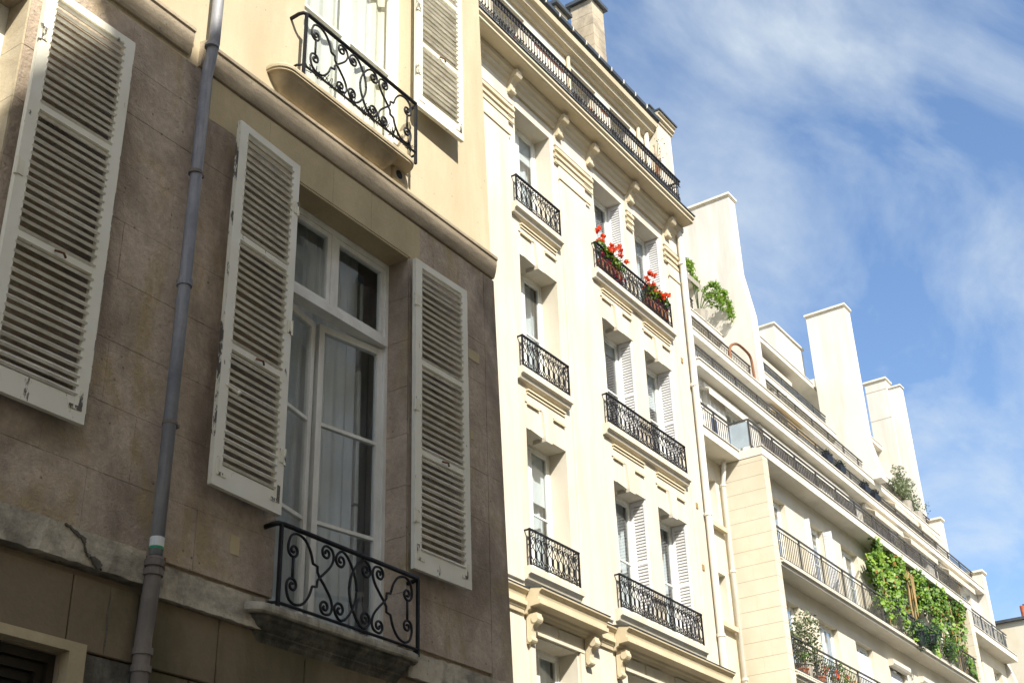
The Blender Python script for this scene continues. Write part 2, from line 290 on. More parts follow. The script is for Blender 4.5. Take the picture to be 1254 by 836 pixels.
def catmull(P, n=6):
    o = []; P = [Vector(p) for p in P]; Q = [P[0] * 2 - P[1]] + P + [P[-1] * 2 - P[-2]]
    for i in range(1, len(Q) - 2):
        for k in range(n):
            t = k / n; a, b, c, d = Q[i - 1:i + 3]
            o.append(0.5 * ((2 * b) + (c - a) * t + (2 * a - 5 * b + 4 * c - d) * t * t + (3 * b - a - 3 * c + d) * t ** 3))
    o.append(P[-1]); return o
def spiral(c, r, a0, turns, n=16, r1=0.18):
    return [(c[0] + r * (1 - (1 - r1) * i / n) * math.cos(a0 + 2 * math.pi * turns * i / n), c[1] + r * (1 - (1 - r1) * i / n) * math.sin(a0 + 2 * math.pi * turns * i / n)) for i in range(n + 1)]

# ---------------------------------------------------------------- ground
def struct(name, mb, m):
    o = part(name, mb, m); o['kind'] = 'structure'; return o
GR = -EYE
struct('street', MB().box(-300, 300, -300, 300, GR - 0.3, GR), 'asphalt')
struct('pavement_near', MB().box(-60, 9.2, 4.3, 6.2, GR + 0.004, GR + 0.14), 'paving')
struct('pavement_far', MB().box(9.2, 59, 7.6, 13.4, GR + 0.004, GR + 0.14), 'paving')
struct('pavement_opposite', MB().box(-60, 59, -4.2, -2.6, GR + 0.004, GR + 0.14), 'paving')

# ---------------------------------------------------------------- first house: old stone house in half shade
OH = thing('stone_house', (5, 6, GR), 'old beige stone house in half shade with big louvred shutters, nearest at the left', 'house')
Y1 = 6.0; TOP1 = 13.5
W_MAIN = (6.17, 7.60, 2.58, 6.07); W_LEFT = (2.25, 3.70, 2.58, 6.07); W_UP = (6.17, 7.60, 6.95, 10.1); W_UPL = (2.25, 3.70, 6.95, 10.1)
DOOR = (3.0, 4.58, GR, 2.02)
def xend(z): return 8.99 - (z - 2.7) * 0.034
wb = wall_holes(-12, 8.4, GR, 2.47, Y1, [DOOR], 0.3)
wall_holes(-12, 8.4, 2.47, 6.45, Y1 + 0.012, [W_MAIN, W_LEFT], 0.3, wb)
for a, b in ((GR, 2.47), (2.47, 6.45)):
    yy = Y1 if a == GR else Y1 + 0.012
    wb.prism([(8.4, a), (xend(a), a), (xend(b), b), (8.4, b)], 'y', yy, 12)
part('wall', wb, 'mortar', OH)
ub = wall_holes(-12, 8.4, 6.45, TOP1, Y1, [W_UP, W_UPL], 0.26); ub.prism([(8.4, 6.45), (xend(6.45), 6.45), (xend(TOP1), TOP1), (8.4, TOP1)], 'y', Y1, 12)
part('upper_wall', ub, 'cream_render', OH, label='sunlit cream rendered upper wall')
rb = MB().prism([(5.6, TOP1), (11, TOP1 + 3.6), (11, TOP1 + 3.8), (5.6, TOP1 + 0.2)], 'x', -12, 8.7); part('roof', rb, 'zinc', OH)
# dressed stones of the lower wall, each its own piece
rows = [2.72, 3.12, 3.56, 3.98, 4.42, 4.84, 5.27, 5.68, 6.07]
def stones(x0, x1, z0, z1, cuts, m, yf=5.986):
    xs = [x0] + [c for c in cuts if x0 + 0.12 < c < x1 - 0.12] + [x1]
    for a, b in zip(xs[:-1], xs[1:]):
        j = random.uniform(-0.0015, 0.0015); g = 0.0009
        part('stone', chbox(a + g, b - g, z0 + g, z1 - g, yf + j, Y1 + 0.03, 0.0012), m, OH)
for i, (za, zb) in enumerate(zip(rows[:-1], rows[1:])):
    off = 0.45 * (i % 2); cuts = [0.9 + off + k * 0.92 + random.uniform(-0.14, 0.14) for k in range(9)]
    for a, b in ((0.2, 2.25), (3.70, 6.17), (7.60, 8.70)):
        stones(a, b, za, zb, cuts, 'old_stone')
stones(0.2, 5.24, 6.07, 6.44, [1.3, 2.2, 2.8, 3.2, 3.75, 4.5], 'old_stone')
stones(5.24, 7.74, 6.07, 6.44, [5.86, 6.6, 7.08], 'ochre_stone'); stones(7.74, 8.70, 6.07, 6.44, [8.3], 'old_stone')
for za, zb in ((2.68, 4.42), (4.423, 6.44)): part('corner_stone', MB().prism([(8.702, za), (xend(za) + .004, za), (xend(zb) + .004, zb), (8.702, zb)], 'y', 5.984, 6.6), 'old_stone', OH)
for a, b in ((0.2, 2.25), (3.7, 4.58), (4.58, 5.06), (5.06, 5.7), (5.7, 6.49), (6.49, 7.35), (7.35, 8.2), (8.2, 8.98)):
    part('stone', chbox(a + 0.004, b - 0.004, 2.06, 2.468, 5.962, Y1 + 0.02, 0.006), 'dark_base', OH)
for a, b in ((4.86, 5.5), (5.5, 6.3), (6.3, 7.2), (7.2, 8.1), (8.1, 9.0)):
    part('stone', chbox(a + 0.004, b - 0.004, 1.3, 2.054, 5.975, Y1 + 0.02, 0.006), 'dark_base', OH)
    part('stone', chbox(a + 0.004, b - 0.004, 0.4, 1.294, 5.975, Y1 + 0.02, 0.006), 'dark_base', OH)
# soffit stones and jambs of the main opening
for a, b in ((6.175, 6.6), (6.604, 7.08), (7.084, 7.595)): part('stone', MB().box(a, b, 5.99, 6.2, 6.052, 6.069), 'ochre_stone', OH)
for i, (za, zb) in enumerate(zip(rows[:-1], rows[1:])):
    part('stone', MB().box(7.585, 7.599, 5.99, 6.24, za + 0.002, zb - 0.002), 'old_stone', OH)
    part('stone', MB().box(3.685, 3.699, 5.99, 6.24, za + 0.002, zb - 0.002), 'cream_ledge', OH)
# plaster patches
for x, z, sx, sz in ((5.80, 2.98, 0.085, 0.13), (8.47, 4.72, 0.055, 0.085), (8.5, 5.5, 0.2, 0.1)):
    part('plaster_patch', chbox(x - sx / 2, x + sx / 2, z - sz / 2, z + sz / 2, 5.981, 5.995, 0.002), 'ochre_stone', OH)
# string courses
prof = [(6.02, 6.46), (5.975, 6.46), (5.965, 6.48), (5.95, 6.53), (5.94, 6.59), (5.938, 6.64), (5.925, 6.646), (5.925, 6.675), (6.02, 6.70)]
for a, b in ((0.2, 4.995), (5.10, 6.35), (6.352, 7.7), (7.702, 8.862)):
    part('string_course', MB().prism([(p[0], p[1] + (0.03 if b < 5 else 0)) for p in prof], 'x', a, b), 'band_stone', OH)
def rough_band(a, b, z0, z1, yf, n, amp):
    mb = MB(); P = []
    for i in range(n + 1):
        x = a + (b - a) * i / n; e = 1 if 0 < i < n else 0.4
        P.append(((x, yf + e * random.uniform(-amp, amp), z0 + e * random.uniform(-amp, amp * 0.6)), (x, yf + e * random.uniform(-amp, amp), z1 + e * random.uniform(-amp * 1.6, amp * 0.3)), (x, 6.03, z1 + 0.01), (x, 6.03, z0)))
    for p, q in zip(P[:-1], P[1:]):
        for k in range(4):
            mb.quad(p[k], q[k], q[(k + 1) % 4], p[(k + 1) % 4])
    mb.quad(*P[0][::-1]); mb.quad(*P[-1]); return mb
part('string_course', rough_band(0.2, 5.03, 2.515, 2.715, 5.915, 90, 0.006), 'pale_band', OH, label='pale chipped stone band left of the drainpipe')
part('string_course', rough_band(5.13, 6.05, 2.47, 2.672, 5.925, 24, 0.005), 'pale_band', OH)
part('string_course', rough_band(7.55, 8.985, 2.47, 2.67, 5.93, 30, 0.007), 'pale_band', OH)
# a crack with missing plaster in the left band
ck = [(4.43, 2.712), (4.51, 2.69), (4.575, 2.668), (4.585, 2.63), (4.588, 2.605), (4.62, 2.575), (4.67, 2.572), (4.71, 2.545), (4.712, 2.515), (4.685, 2.51), (4.65, 2.545), (4.605, 2.575), (4.58, 2.60), (4.573, 2.635), (4.55, 2.652), (4.475, 2.68)]
def jag(P):
    o = []
    for p, q in zip(P, P[1:] + P[:1]):
        for k in range(4): t = k / 4; o.append((p[0] + (q[0] - p[0]) * t + random.uniform(-.007, .007), min(2.712, p[1] + (q[1] - p[1]) * t + random.uniform(-.007, .007))))
    return o
part('broken_patch', MB().prism(jag(ck), 'y', 5.902, 5.93), 'broken_stone', OH)
ck2 = [(4.84, 2.465), (4.848, 2.38), (4.842, 2.3), (4.852, 2.2), (4.846, 2.1), (4.84, 2.065), (4.834, 2.1), (4.84, 2.2), (4.83, 2.3), (4.838, 2.38)]
part('wall_crack', MB().prism(ck2, 'y', 5.9605, 5.97), 'broken_stone', OH)
part('weathered_patch', MB().prism([(4.73, 2.045), (5.05, 2.05), (5.05, 1.3), (4.72, 1.3)], 'y', 5.968, 5.98), 'mossy_shaded', OH)
# doorway at the bottom left
dr = part('doorway', frame_mb(2.9, 4.70, GR, 2.085, 5.93, 6.05, 0.11, wt=0.055), 'ochre_stone', OH)
w0 = 0.0
for i in range(5):
    part('door_moulding', frame_mb(3.01 + w0, 4.585 - w0, GR + w0, 2.02 - w0, 6.03 + 0.035 * i, 6.33, 0.05), 'dark_door', dr); w0 += 0.052
bx('door_leaf', 'dark_door', dr, 3.2, 4.4, 6.24, 6.3, GR, 1.8)

# --- drainpipe
dp = part('drainpipe', MB().tube([(5.075, 5.885, 2.69), (5.085, 5.885, 4.6), (5.095, 5.885, 6.3), (5.1, 5.845, 6.6), (5.1, 5.845, 11.5)], 0.042, 16), 'zinc_pipe', OH, smooth=True)
for z, y in ((4.58, 5.885), (4.555, 5.885), (6.56, 5.85)): part('pipe_collar', MB().tube([(5.085, y, z - 0.012), (5.085, y, z + 0.012)], 0.052, 16), 'zinc_pipe', dp)
part('pipe_band', MB().tube([(5.0745, 5.885, 2.74), (5.0745, 5.885, 2.80)], 0.0435, 16), 'pipe_band_white', dp); part('pipe_band', MB().tube([(5.0745, 5.885, 2.725), (5.0745, 5.885, 2.742)], 0.0438, 16), 'pipe_band_green', dp)
lp = part('drainpipe', MB().tube([(5.075, 5.885, 2.68), (5.072, 5.89, 2.5), (5.07, 5.91, 2.2), (5.07, 5.91, GR + 0.1)], 0.05, 16), 'cast_pipe', OH, smooth=True, label='brown cast iron lower section of the drainpipe')
for z in (2.64, 2.585, 2.12, 2.02): part('pipe_collar', MB().tube([(5.073, 5.888 if z > 2.4 else 5.91, z - 0.02), (5.073, 5.888 if z > 2.4 else 5.91, z + 0.02)], 0.06, 16), 'cast_pipe', lp)
for z in (3.55, 5.45): part('pipe_clamp', MB().tube([(5.082, 5.885, z - .012), (5.082, 5.885, z + .012)], 0.048, 16).box(5.12, 5.15, 5.87, 6.0, z - .01, z + .01), 'cast_pipe', dp)
bx('pipe_bracket', 'rust', dp, 5.14, 5.16, 5.89, 6.0, 2.62, 2.70)

# --- shutters (each slat its own piece)
def shutter(x0, x1, z0, z1, hinge_right, ang, sections, pitch=0.058):
    W = x1 - x0; st = 0.085; T = 0.036
    s = -1 if hinge_right else 1        # local x runs from hinge outward
    base_x = x1 if hinge_right else x0
    mb = MB()
    def lb(a, b, y0, y1, c, d): mb.box(min(s * a, s * b), max(s * a, s * b), y0, y1, c, d)
    lb(0, st, -T, 0, 0, z1 - z0); lb(W - st, W, -T, 0, 0, z1 - z0)
    edges = []
    H = z1 - z0
    cuts = [0, 0.15] + [c - z0 for c in sections] + [H - 0.06, H]
    lb(st, W - st, -T + 0.001, -0.001, 0, 0.15); lb(st, W - st, -T + 0.001, -0.001, H - 0.06, H)
    for c in sections: lb(st, W - st, -T + 0.001, -0.001, c - z0 - 0.022, c - z0 + 0.022)
    o = put('shutter', mb.mesh('shutter', 'shutter_paint'), OH, (base_x, Y1 - 0.085, z0), rot=(0, 0, ang))
    # thin slats tilted outwards and down
    sb = MB(); L = W - 2 * st + 0.02; x_a = min(s * (st - 0.01), s * (W - st + 0.01))
    a = math.radians(38); dx = 0.027; t = 0.0098
    c, sn = math.cos(a), math.sin(a)
    P = [(-dx * c - t * sn, -dx * sn + t * c), (dx * c - t * sn, dx * sn + t * c), (dx * c + t * sn, dx * sn - t * c), (-dx * c + t * sn, -dx * sn - t * c)]
    sb.prism(P, 'x', x_a, x_a + L); sm = sb.mesh('slat', 'slat_paint')
    lims = [0.15] + [q for cc in sections for q in (cc - z0 - 0.022, cc - z0 + 0.022)] + [H - 0.06]
    for k in range(0, len(lims), 2):
        lo, hi = lims[k], lims[k + 1]; n = max(2, round((hi - lo) / pitch)); 
        for i in range(n):
            z = lo + (i + 0.5) * (hi - lo) / n + random.uniform(-0.003, 0.003)
            put('slat', sm, o, (0, -T / 2, z), rot=(random.uniform(-0.1, 0.1), random.uniform(-0.006, 0.006), 0))
    # ironwork: corner plate, latch, hinges
    xm = s * W * 0.5
    latch = MB(); latch.tube([(xm - 0.02, -T - 0.008, sections[0] - z0), (xm + 0.03, -T - 0.03, sections[0] - z0 - 0.005), (xm + 0.06, -T - 0.012, sections[0] - z0 - 0.015)], 0.008, 6)
    part_l = put('latch', latch.mesh('latch', 'rust'), o)
    for zc in (0.42, H * 0.5, H - 0.4):
        hm = MB(); hm.box(min(0, s * 0.05), max(0, s * 0.05), -T - 0.006, -T + 0.004, zc - 0.05, zc + 0.05); hm.tube([(0, -T, zc - 0.06), (0, -T, zc + 0.06)], 0.012, 8)
        put('hinge', hm.mesh('hinge', 'shutter_edge'), o)
    for sx in (0.03, W - 0.03 - 0.09):
        pm = MB(); pm.box(min(s * sx, s * (sx + 0.09)), max(s * sx, s * (sx + 0.09)), -T - 0.004, -T + 0.002, 0.075, 0.1); pm.box(min(s * (sx + (0 if sx < 0.1 else 0.065)), s * (sx + (0.025 if sx < 0.1 else 0.09))), max(s * (sx + (0 if sx < 0.1 else 0.065)), s * (sx + (0.025 if sx < 0.1 else 0.09))), -T - 0.0045, -T + 0.002, 0.1, 0.2)
        put('corner_plate', pm.mesh('corner_plate', 'shutter_edge'), o)
    # weathered free edge
    em = MB(); em.box(min(s * (W + 0.0005), s * (W + 0.006)), max(s * (W + 0.0005), s * (W + 0.006)), -T + 0.003, -0.003, 0.004, H - 0.004); put('edge_strip', em.mesh('edge_strip', 'shutter_edge'), o)
    return o
S1 = shutter(3.73, 4.44, 3.30, 6.15, False, math.radians(-0.5), [4.30, 5.22])
S2 = shutter(5.42, 6.10, 3.25, 6.10, True, math.radians(3.5), [4.27, 5.14])
S3 = shutter(7.55, 8.26, 3.27, 6.00, False, math.radians(-1.5), [4.24, 5.04])
S4 = shutter(7.55, 8.25, 7.63, 10.0, False, math.radians(-1.5), [8.4, 9.2])
for o, l in ((S1, 'leftmost big louvred shutter'), (S2, 'louvred shutter left of the open window'), (S3, 'louvred shutter right of the open window'), (S4, 'sunlit louvred shutter of the upper window')): o['label'] = l
st = MB(); st.tube([(5.44, 5.86, 3.98), (5.50, 5.84, 3.965), (5.60, 5.845, 3.95)], 0.010, 6); st.ball((5.605, 5.845, 3.955), 0.016, 0.016, 0.02); part('shutter_stay', st, 'shutter_edge', OH)
st2 = MB(); st2.ball((5.45, 5.865, 3.985), 0.018, 0.018, 0.025); part('shutter_pin', st2, 'rust', OH)

# --- windows of the stone house
def leaf_casement(parent, hx, z0, z1, y, Wd, ang, s, bars, glass='glass'):
    """one glazed leaf hinged at hx, opening inwards by ang; s=+1 runs to +x from the hinge"""
    mb = MB(); H = z1 - z0; T = 0.045; fr = 0.052
    def lb(a, b, c, d, y0=0.0, y1=T): mb.box(min(s * a, s * b), max(s * a, s * b), y0, y1, c, d)
    lb(0, fr, 0, H); lb(Wd - fr, Wd, 0, H); lb(fr, Wd - fr, 0, 0.12); lb(fr, Wd - fr, H - 0.06, H)
    for bz in bars: lb(fr, Wd - fr, bz - z0 - 0.014, bz - z0 + 0.014, 0.004, T - 0.004)
    rot = (0, 0, ang * s)
    o = put('casement', mb.mesh('casement', 'frame_white'), parent, (hx, y, z0), rot=rot)
    return o, (fr, Wd - fr, H)
def panes_on(parent_part, hx, z0, y, ang, s, fr, w1, zs, window):
    for a, b in zip(zs[:-1], zs[1:]):
        mb = MB(); x0, x1 = sorted((s * fr, s * w1)); mb.quad((x0, 0.022, a), (x1, 0.022, a), (x1, 0.022, b), (x0, 0.022, b))
        put('pane', mb.mesh('pane', 'glass'), window, (hx, y, z0), rot=(0, 0, ang * s))
def french_window(x0, x1, z0, z1, y, ang_l, ang_r, ztr=None, label=None):
    f = frame_mb(x0, x1, z0, z1, y, y + 0.08, 0.055)
    if ztr:
        xm = (x0 + x1) / 2
        f.box(x0 + 0.055, x1 - 0.055, y - 0.025, y + 0.085, ztr, ztr + 0.055); f.box(x0 + 0.055, x1 - 0.055, y - 0.012, y + 0.08, ztr + 0.055, ztr + 0.085)
        f.box(xm - 0.028, xm + 0.028, y + 0.004, y + 0.076, ztr + 0.085, z1 - 0.055)
    win = part('window', f, 'frame_white', OH, label=label); zt = ztr or z1 - 0.055
    xm = (x0 + x1) / 2
    if ztr:
        for a, b in ((x0 + 0.056, xm - 0.029), (xm + 0.029, x1 - 0.056)):
            part('sash', frame_mb(a, b, ztr + 0.086, z1 - 0.056, y + 0.012, y + 0.06, 0.042), 'frame_white', win)
            part('pane', MB().quad((a + 0.04, y + 0.035, ztr + 0.12), (b - 0.04, y + 0.035, ztr + 0.12), (b - 0.04, y + 0.035, z1 - 0.09), (a + 0.04, y + 0.035, z1 - 0.09)), 'glass', win)
    Wd = (x1 - x0) / 2 - 0.058; lo, hi = z0 + 0.06, zt - 0.012; H = hi - lo
    bars = [lo + 0.12 + (H - 0.18) * k / 3 for k in (1, 2)]
    for hx, s, an in ((x0 + 0.057, 1, ang_l), (x1 - 0.057, -1, ang_r)):
        o, (fr, w1, _) = leaf_casement(win, hx, lo, hi, y + 0.02, Wd, an, s, bars)
        zs = [0.12] + [b - lo for b in bars] + [H - 0.06]; panes_on(o, hx, lo, y + 0.02, an, s, fr - 0.004, w1 + 0.004, zs, win)
    return win
wm = french_window(W_MAIN[0], W_MAIN[1], W_MAIN[2], W_MAIN[3] - 0.02, 6.2, math.radians(12), math.radians(10), 5.235, 'tall white window with both leaves ajar')
wl = french_window(W_LEFT[0], W_LEFT[1] - 0.015, W_LEFT[2], W_LEFT[3], 6.2, 0.0, 0.0, 5.235)
wu = french_window(W_UP[0], W_UP[1], W_UP[2], W_UP[3], 6.14, 0, 0, None, 'sunlit upper window behind the wrought iron balcony')
# rooms behind the windows, inner shutters and curtains
for (a, b, c, d) in (W_MAIN, W_LEFT, W_UP):
    r = MB(); y0, y1 = 6.31, 8.6; p0, p1, q0, q1 = a - 0.8, b + 0.9, c - 0.1, d + 0.35
    r.quad((p0, y1, q0), (p1, y1, q0), (p1, y1, q1), (p0, y1, q1)); r.quad((p0, y0, q0), (p0, y1, q0), (p0, y1, q1), (p0, y0, q1)); r.quad((p1, y0, q0), (p1, y0, q1), (p1, y1, q1), (p1, y1, q0))
    r.quad((p0, y0, q1), (p0, y1, q1), (p1, y1, q1), (p1, y0, q1)); r.quad((p0, y0, q0), (p1, y0, q0), (p1, y1, q0), (p0, y1, q0))
    wall_holes(p0, p1, q0, q1, y0, [(a, b, c, d)], -0.02, r)
    part('room', r, 'room_wall', OH)
def curtain(parent, x0, x1, z0, z1, y, m, folds, amp):
    mb = MB(); n = folds * 6; P = [(x0 + (x1 - x0) * i / n, y + amp * math.sin(2 * math.pi * folds * i / n) + amp * 0.4 * math.sin(7.3 * i / n * folds)) for i in range(n + 1)]
    for p, q in zip(P[:-1], P[1:]): mb.quad((p[0], p[1], z0), (q[0], q[1], z0), (q[0], q[1], z1), (p[0], p[1], z1))
    return part('curtain', mb, m, parent, smooth=True)
curtain(OH, 6.05, 6.95, 2.5, 6.3, 6.46, 'net_curtain', 7, 0.02)
curtain(OH, 6.93, 7.52, 2.5, 6.3, 6.50, 'net_curtain', 5, 0.02); curtain(OH, 7.5, 8.4, 2.5, 6.3, 6.85, 'curtain', 6, 0.03)
for z0_, z1_ in ((2.66, 3.9), (3.93, 5.1), (5.33, 5.95)):
    pm = frame_mb(0, 0.36, z0_, z1_, 0, 0.03, 0.05); pm.box(0.05, 0.31, 0.008, 0.022, z0_ + 0.05, z1_ - 0.05)
    put('inner_shutter', pm.mesh('inner_shutter', 'frame_white'), OH, (7.56, 6.46, 0), rot=(0, 0, math.radians(72)))
curtain(OH, 6.2, 7.9, 7.0, 10, 6.27, 'cream_curtain', 11, 0.018)

# --- balconies of the stone house: moulded ledge and scrolled ironwork
def ledge(x0, x1, z_top, proj, layers, m, rnd, name='balcony_ledge', label=None):
    mb = MB(); rings = []
    for dz, dp in layers:
        p = proj * dp; r = min(rnd, p * 0.98); pts = []
        sh = proj * (1 - dp) * 0.9
        a, b = x0 + sh, x1 - sh
        pts.append((a, 6.02))
        for k in range(9):
            t = math.pi / 2 * k / 8; pts.append((a + r - r * math.cos(t), Y1 - p + r - r * math.sin(t)))
        for k in range(9):
            t = math.pi / 2 * k / 8; pts.append((b - r + r * math.sin(t), Y1 - p + r - r * math.cos(t)))
        pts.append((b, 6.02)); rings.append([(x, y, z_top + dz) for x, y in pts])
    n = len(rings[0]); base = len(mb.v)
    for R in rings: mb.v += R
    for i in range(len(rings) - 1):
        for j in range(n):
            j2 = (j + 1) % n; mb.f.append((base + i * n + j, base + i * n + j2, base + (i + 1) * n + j2, base + (i + 1) * n + j))
    mb.f.append(tuple(base + j for j in range(n))); mb.f.append(tuple(base + (len(rings) - 1) * n + j for j in range(n - 1, -1, -1)))
    return part(name, mb, m, OH, label=label)
ledge(5.86, 7.62, 2.615, 0.175, [(0, 0.93), (-0.008, 0.99), (-0.03, 1.0), (-0.052, 0.99), (-0.062, 0.93)], 'pale_ledge', 0.13, label='pale weathered lip of the ledge under the open window')
ledge(5.88, 7.60, 2.552, 0.175, [(0, 0.86), (-0.01, 0.78), (-0.025, 0.76), (-0.04, 0.64), (-0.07, 0.54), (-0.09, 0.41), (-0.10, 0.41), (-0.12, 0.30), (-0.16, 0.20), (-0.20, 0.12)], 'mossy_shaded', 0.12, name='ledge_corbel', label='black stained corbel under the ledge, underside shade in its colour')  # corbel colour holds both black weathering and the shade below the lip
ledge(5.78, 7.53, 6.935, 0.18, [(0, 0.93), (-0.006, 0.985), (-0.022, 1.0), (-0.04, 0.985), (-0.046, 0.93), (-0.058, 0.93)], 'cream_ledge', 0.14, label='cream lip of the upper balcony')
ledge(5.80, 7.34, 6.876, 0.18, [(0, 0.88), (-0.008, 0.84), (-0.02, 0.80), (-0.03, 0.72), (-0.06, 0.58), (-0.095, 0.38), (-0.125, 0.18)], 'cream_ledge', 0.14, name='ledge_corbel')
vh = bx('vent_block', 'cream_ledge', OH, 7.345, 7.50, 5.965, 6.01, 6.745, 6.874)
part('vent_hole', MB().tube([(7.415, 5.962, 6.815), (7.415, 5.99, 6.815)], .042, 16), 'iron', vh)
def scrolls():
    H = 0.53; Lw = 1.47; c = Lw / 2; out = []
    sp = lambda cc, r, a, t: spiral(cc, r, a, t)
    up = []
    # left motif
    s1 = spiral((0.125, 0.385), 0.052, math.pi, 1.4)[::-1]
    A = s1 + [(0.075, 0.43), (0.10, 0.485), (0.16, 0.508), (0.235, 0.485), (0.29, 0.42), (0.315, 0.355)]
    up.append([tuple(p) for p in catmull([(x, z, 0) for x, z in A], 3)] + [(0.318, 0.345, 0), (0.365, 0.335, 0), (0.367, 0.295, 0), (0.39, 0.265, 0)])
    B = [(0.39, 0.265), (0.44, 0.31), (0.50, 0.375), (0.525, 0.44), (0.505, 0.49), (0.455, 0.505)] + spiral((0.45, 0.455), 0.05, math.pi / 2, 1.35)[1:]
    up.append([tuple(p) for p in catmull([(x, z, 0) for x, z in B], 3)])
    Cc = spiral((0.60, 0.44), 0.052, math.pi, 1.3)[::-1] + [(0.565, 0.48), (0.61, 0.51), (0.67, 0.485), (0.73, 0.41), (0.765, 0.33), (0.775, 0.265)]
    up.append([tuple(p) for p in catmull([(x, z, 0) for x, z in Cc], 3)])
    for P in up:
        for mx_ in (0, 1):
            for mz in (0, 1):
                out.append([((Lw - p[0]) if mx_ else p[0], 0, (H - p[1]) if mz else p[1]) for p in P])
    out.append([(0.125, 0, 0.195), (0.125, 0, 0.335)]); out.append([(Lw - 0.125, 0, 0.195), (Lw - 0.125, 0, 0.335)])
    return out
SCR = [MB().tube(p, 0.0098, 6).mesh('scroll', 'iron', True) for p in scrolls()]
def iron_rail(x0, y, z0, k, ret, label):
    Lw = 1.47 * k; H = 0.53
    tr = MB(); R = 0.09
    left = [(x0 - 0.035, 6.0, z0 + H), (x0 - 0.035, y + 0.05, z0 + H + 0.004), (x0 - 0.02, y + 0.015, z0 + H + 0.008), (x0 + 0.02, y, z0 + H + 0.008)]
    right = [(x0 + Lw, y, z0 + H + 0.008), (x0 + Lw + 0.02, y + 0.02, z0 + H + 0.008), (x0 + Lw + 0.03, 6.0, z0 + H)]
    tr.tube(left + right, 0.017, 8, flat=1.0); o = part('railing', tr, 'iron', OH, smooth=True, label=label)
    br = MB(); br.tube([(x0 - 0.035, 6.0, z0 - 0.004), (x0 - 0.03, y + 0.05, z0), (x0, y, z0), (x0 + Lw, y, z0), (x0 + Lw + 0.025, y + 0.02, z0), (x0 + Lw + 0.03, 6.0, z0)], 0.011, 6); part('bottom_rail', br, 'iron', o)
    for xx in (x0, x0 + Lw): part('post', MB().box(xx - 0.011, xx + 0.011, y - 0.011, y + 0.011, z0 - 0.12 if z0 > 5 else z0 - 0.05, z0 + H), 'iron', o)
    for me in SCR: put('scroll', me, o, (x0, y, z0), scale=(k, 1, 1))
    return o
R1 = iron_rail(6.105, 5.87, 2.655, 1.003, 0.1, 'black scrolled railing below the open window')
R2 = iron_rail(6.055, 5.86, 7.06, 0.99, 0.15, 'black scrolled railing of the upper balcony')
bs = MB()
for i in range(150):
    x = 6.08 + 1.4 * random.random(); y = 5.87 + random.uniform(-0.02, 0.02); bs.tube([(x, y, 7.06), (x + random.uniform(-0.05, 0.05), y + random.uniform(-0.04, 0.04), 7.11 + random.uniform(-0.02, 0.035))], 0.0035, 4)
part('bird_spikes', bs, 'iron', OH, kind='stuff')

# ---------------------------------------------------------------- second house: tall cream limestone house
TH = thing('limestone_house', (17.5, 10, GR), 'tall sunlit cream limestone house with small iron balconies, in the middle', 'house')
Y2 = 10.0
COLS = [(15.60, 16.75), (18.25, 19.37), (19.80, 20.90)]
HEADS = [14.72, 11.67, 8.53, 5.28]; SILLS = [12.55, 9.47, 6.25, 2.9]
XL2, XR2 = 11.0, 21.72
holes = [(a, b, s, h) for (a, b) in COLS for s, h in zip(SILLS, HEADS)] + [(a, b, -0.6, 1.9) for (a, b) in COLS]
part('wall', wall_holes(XL2, XR2, GR, 15.2, Y2, holes, 0.32).box(XR2 - 0.2, XR2, Y2 + 0.33, 16, GR, 15.2), 'lime_stone', TH)
# shallow piers between the bays
for a, b in ((XL2, 15.36), (16.98, 17.88), (21.16, 21.70)):
    part('pier', chbox(a, b, 6.02, 14.9, Y2 - 0.035, Y2 + 0.01, 0.008), 'lime_stone', TH)
# rooms/curtains and frames
def house_window(parent, x0, x1, z0, z1, y, m='frame_white', w=0.05, leaf=True, cm='net_curtain', ang=0.0, bars=1, glass='glass_far', cy=0.16):
    f = frame_mb(x0, x1, z0, z1, y, y + 0.06, w)
    win = part('window', f, m, parent); xm = (x0 + x1) / 2
    leaves = ((x0 + w + 0.002, xm - 0.004), (xm + 0.004, x1 - w - 0.002)) if leaf else ((x0 + w + 0.002, x1 - w - 0.002),)
    for a, b in leaves:
        s = frame_mb(a, b, z0 + w, z1 - w, y + 0.008, y + 0.05, w * 0.85, wb=w * 1.6); H = z1 - z0 - 2 * w
        for k in range(bars):
            zc = z0 + w + H * (k + 1) / (bars + 1); s.box(a + w * 0.85, b - w * 0.85, y + 0.014, y + 0.044, zc - 0.014, zc + 0.014)
        part('casement', s, m, win)
        part('pane', MB().quad((a + w * .8, y + 0.03, z0 + w * 2), (b - w * .8, y + 0.03, z0 + w * 2), (b - w * .8, y + 0.03, z1 - w * 1.8), (a + w * .8, y + 0.03, z1 - w * 1.8)), glass, win)
    if cm == 'dark_room':
        part('room', MB().quad((x0 - .3, y + 1.2, z0 - .2), (x1 + .3, y + 1.2, z0 - .2), (x1 + .3, y + 1.2, z1 + .2), (x0 - .3, y + 1.2, z1 + .2)), cm, win)
    else:
        n = 28; mb = MB(); P = [(x0 + (x1 - x0) * i / n, y + cy + 0.02 * math.sin(i * 1.35 + x0)) for i in range(n + 1)]
        for p, q in zip(P[:-1], P[1:]): mb.quad((p[0], p[1], z0), (q[0], q[1], z0), (q[0], q[1], z1), (p[0], p[1], z1))
        part('curtain', mb, cm, win, smooth=True)
    return win
cur = ['net_curtain', 'curtain', 'net_curtain', 'net_curtain', 'dark_room', 'net_curtain', 'dark_room', 'net_curtain']
ci = 0
for c, (a, b) in enumerate(COLS):
    for r, (s, h) in enumerate(zip(SILLS, HEADS)):
        house_window(TH, a, b, s, h, Y2 + 0.32, cm='net_curtain' if c == 0 else ('dark_room' if r % 2 else 'net_curtain'), w=0.055, bars=1)
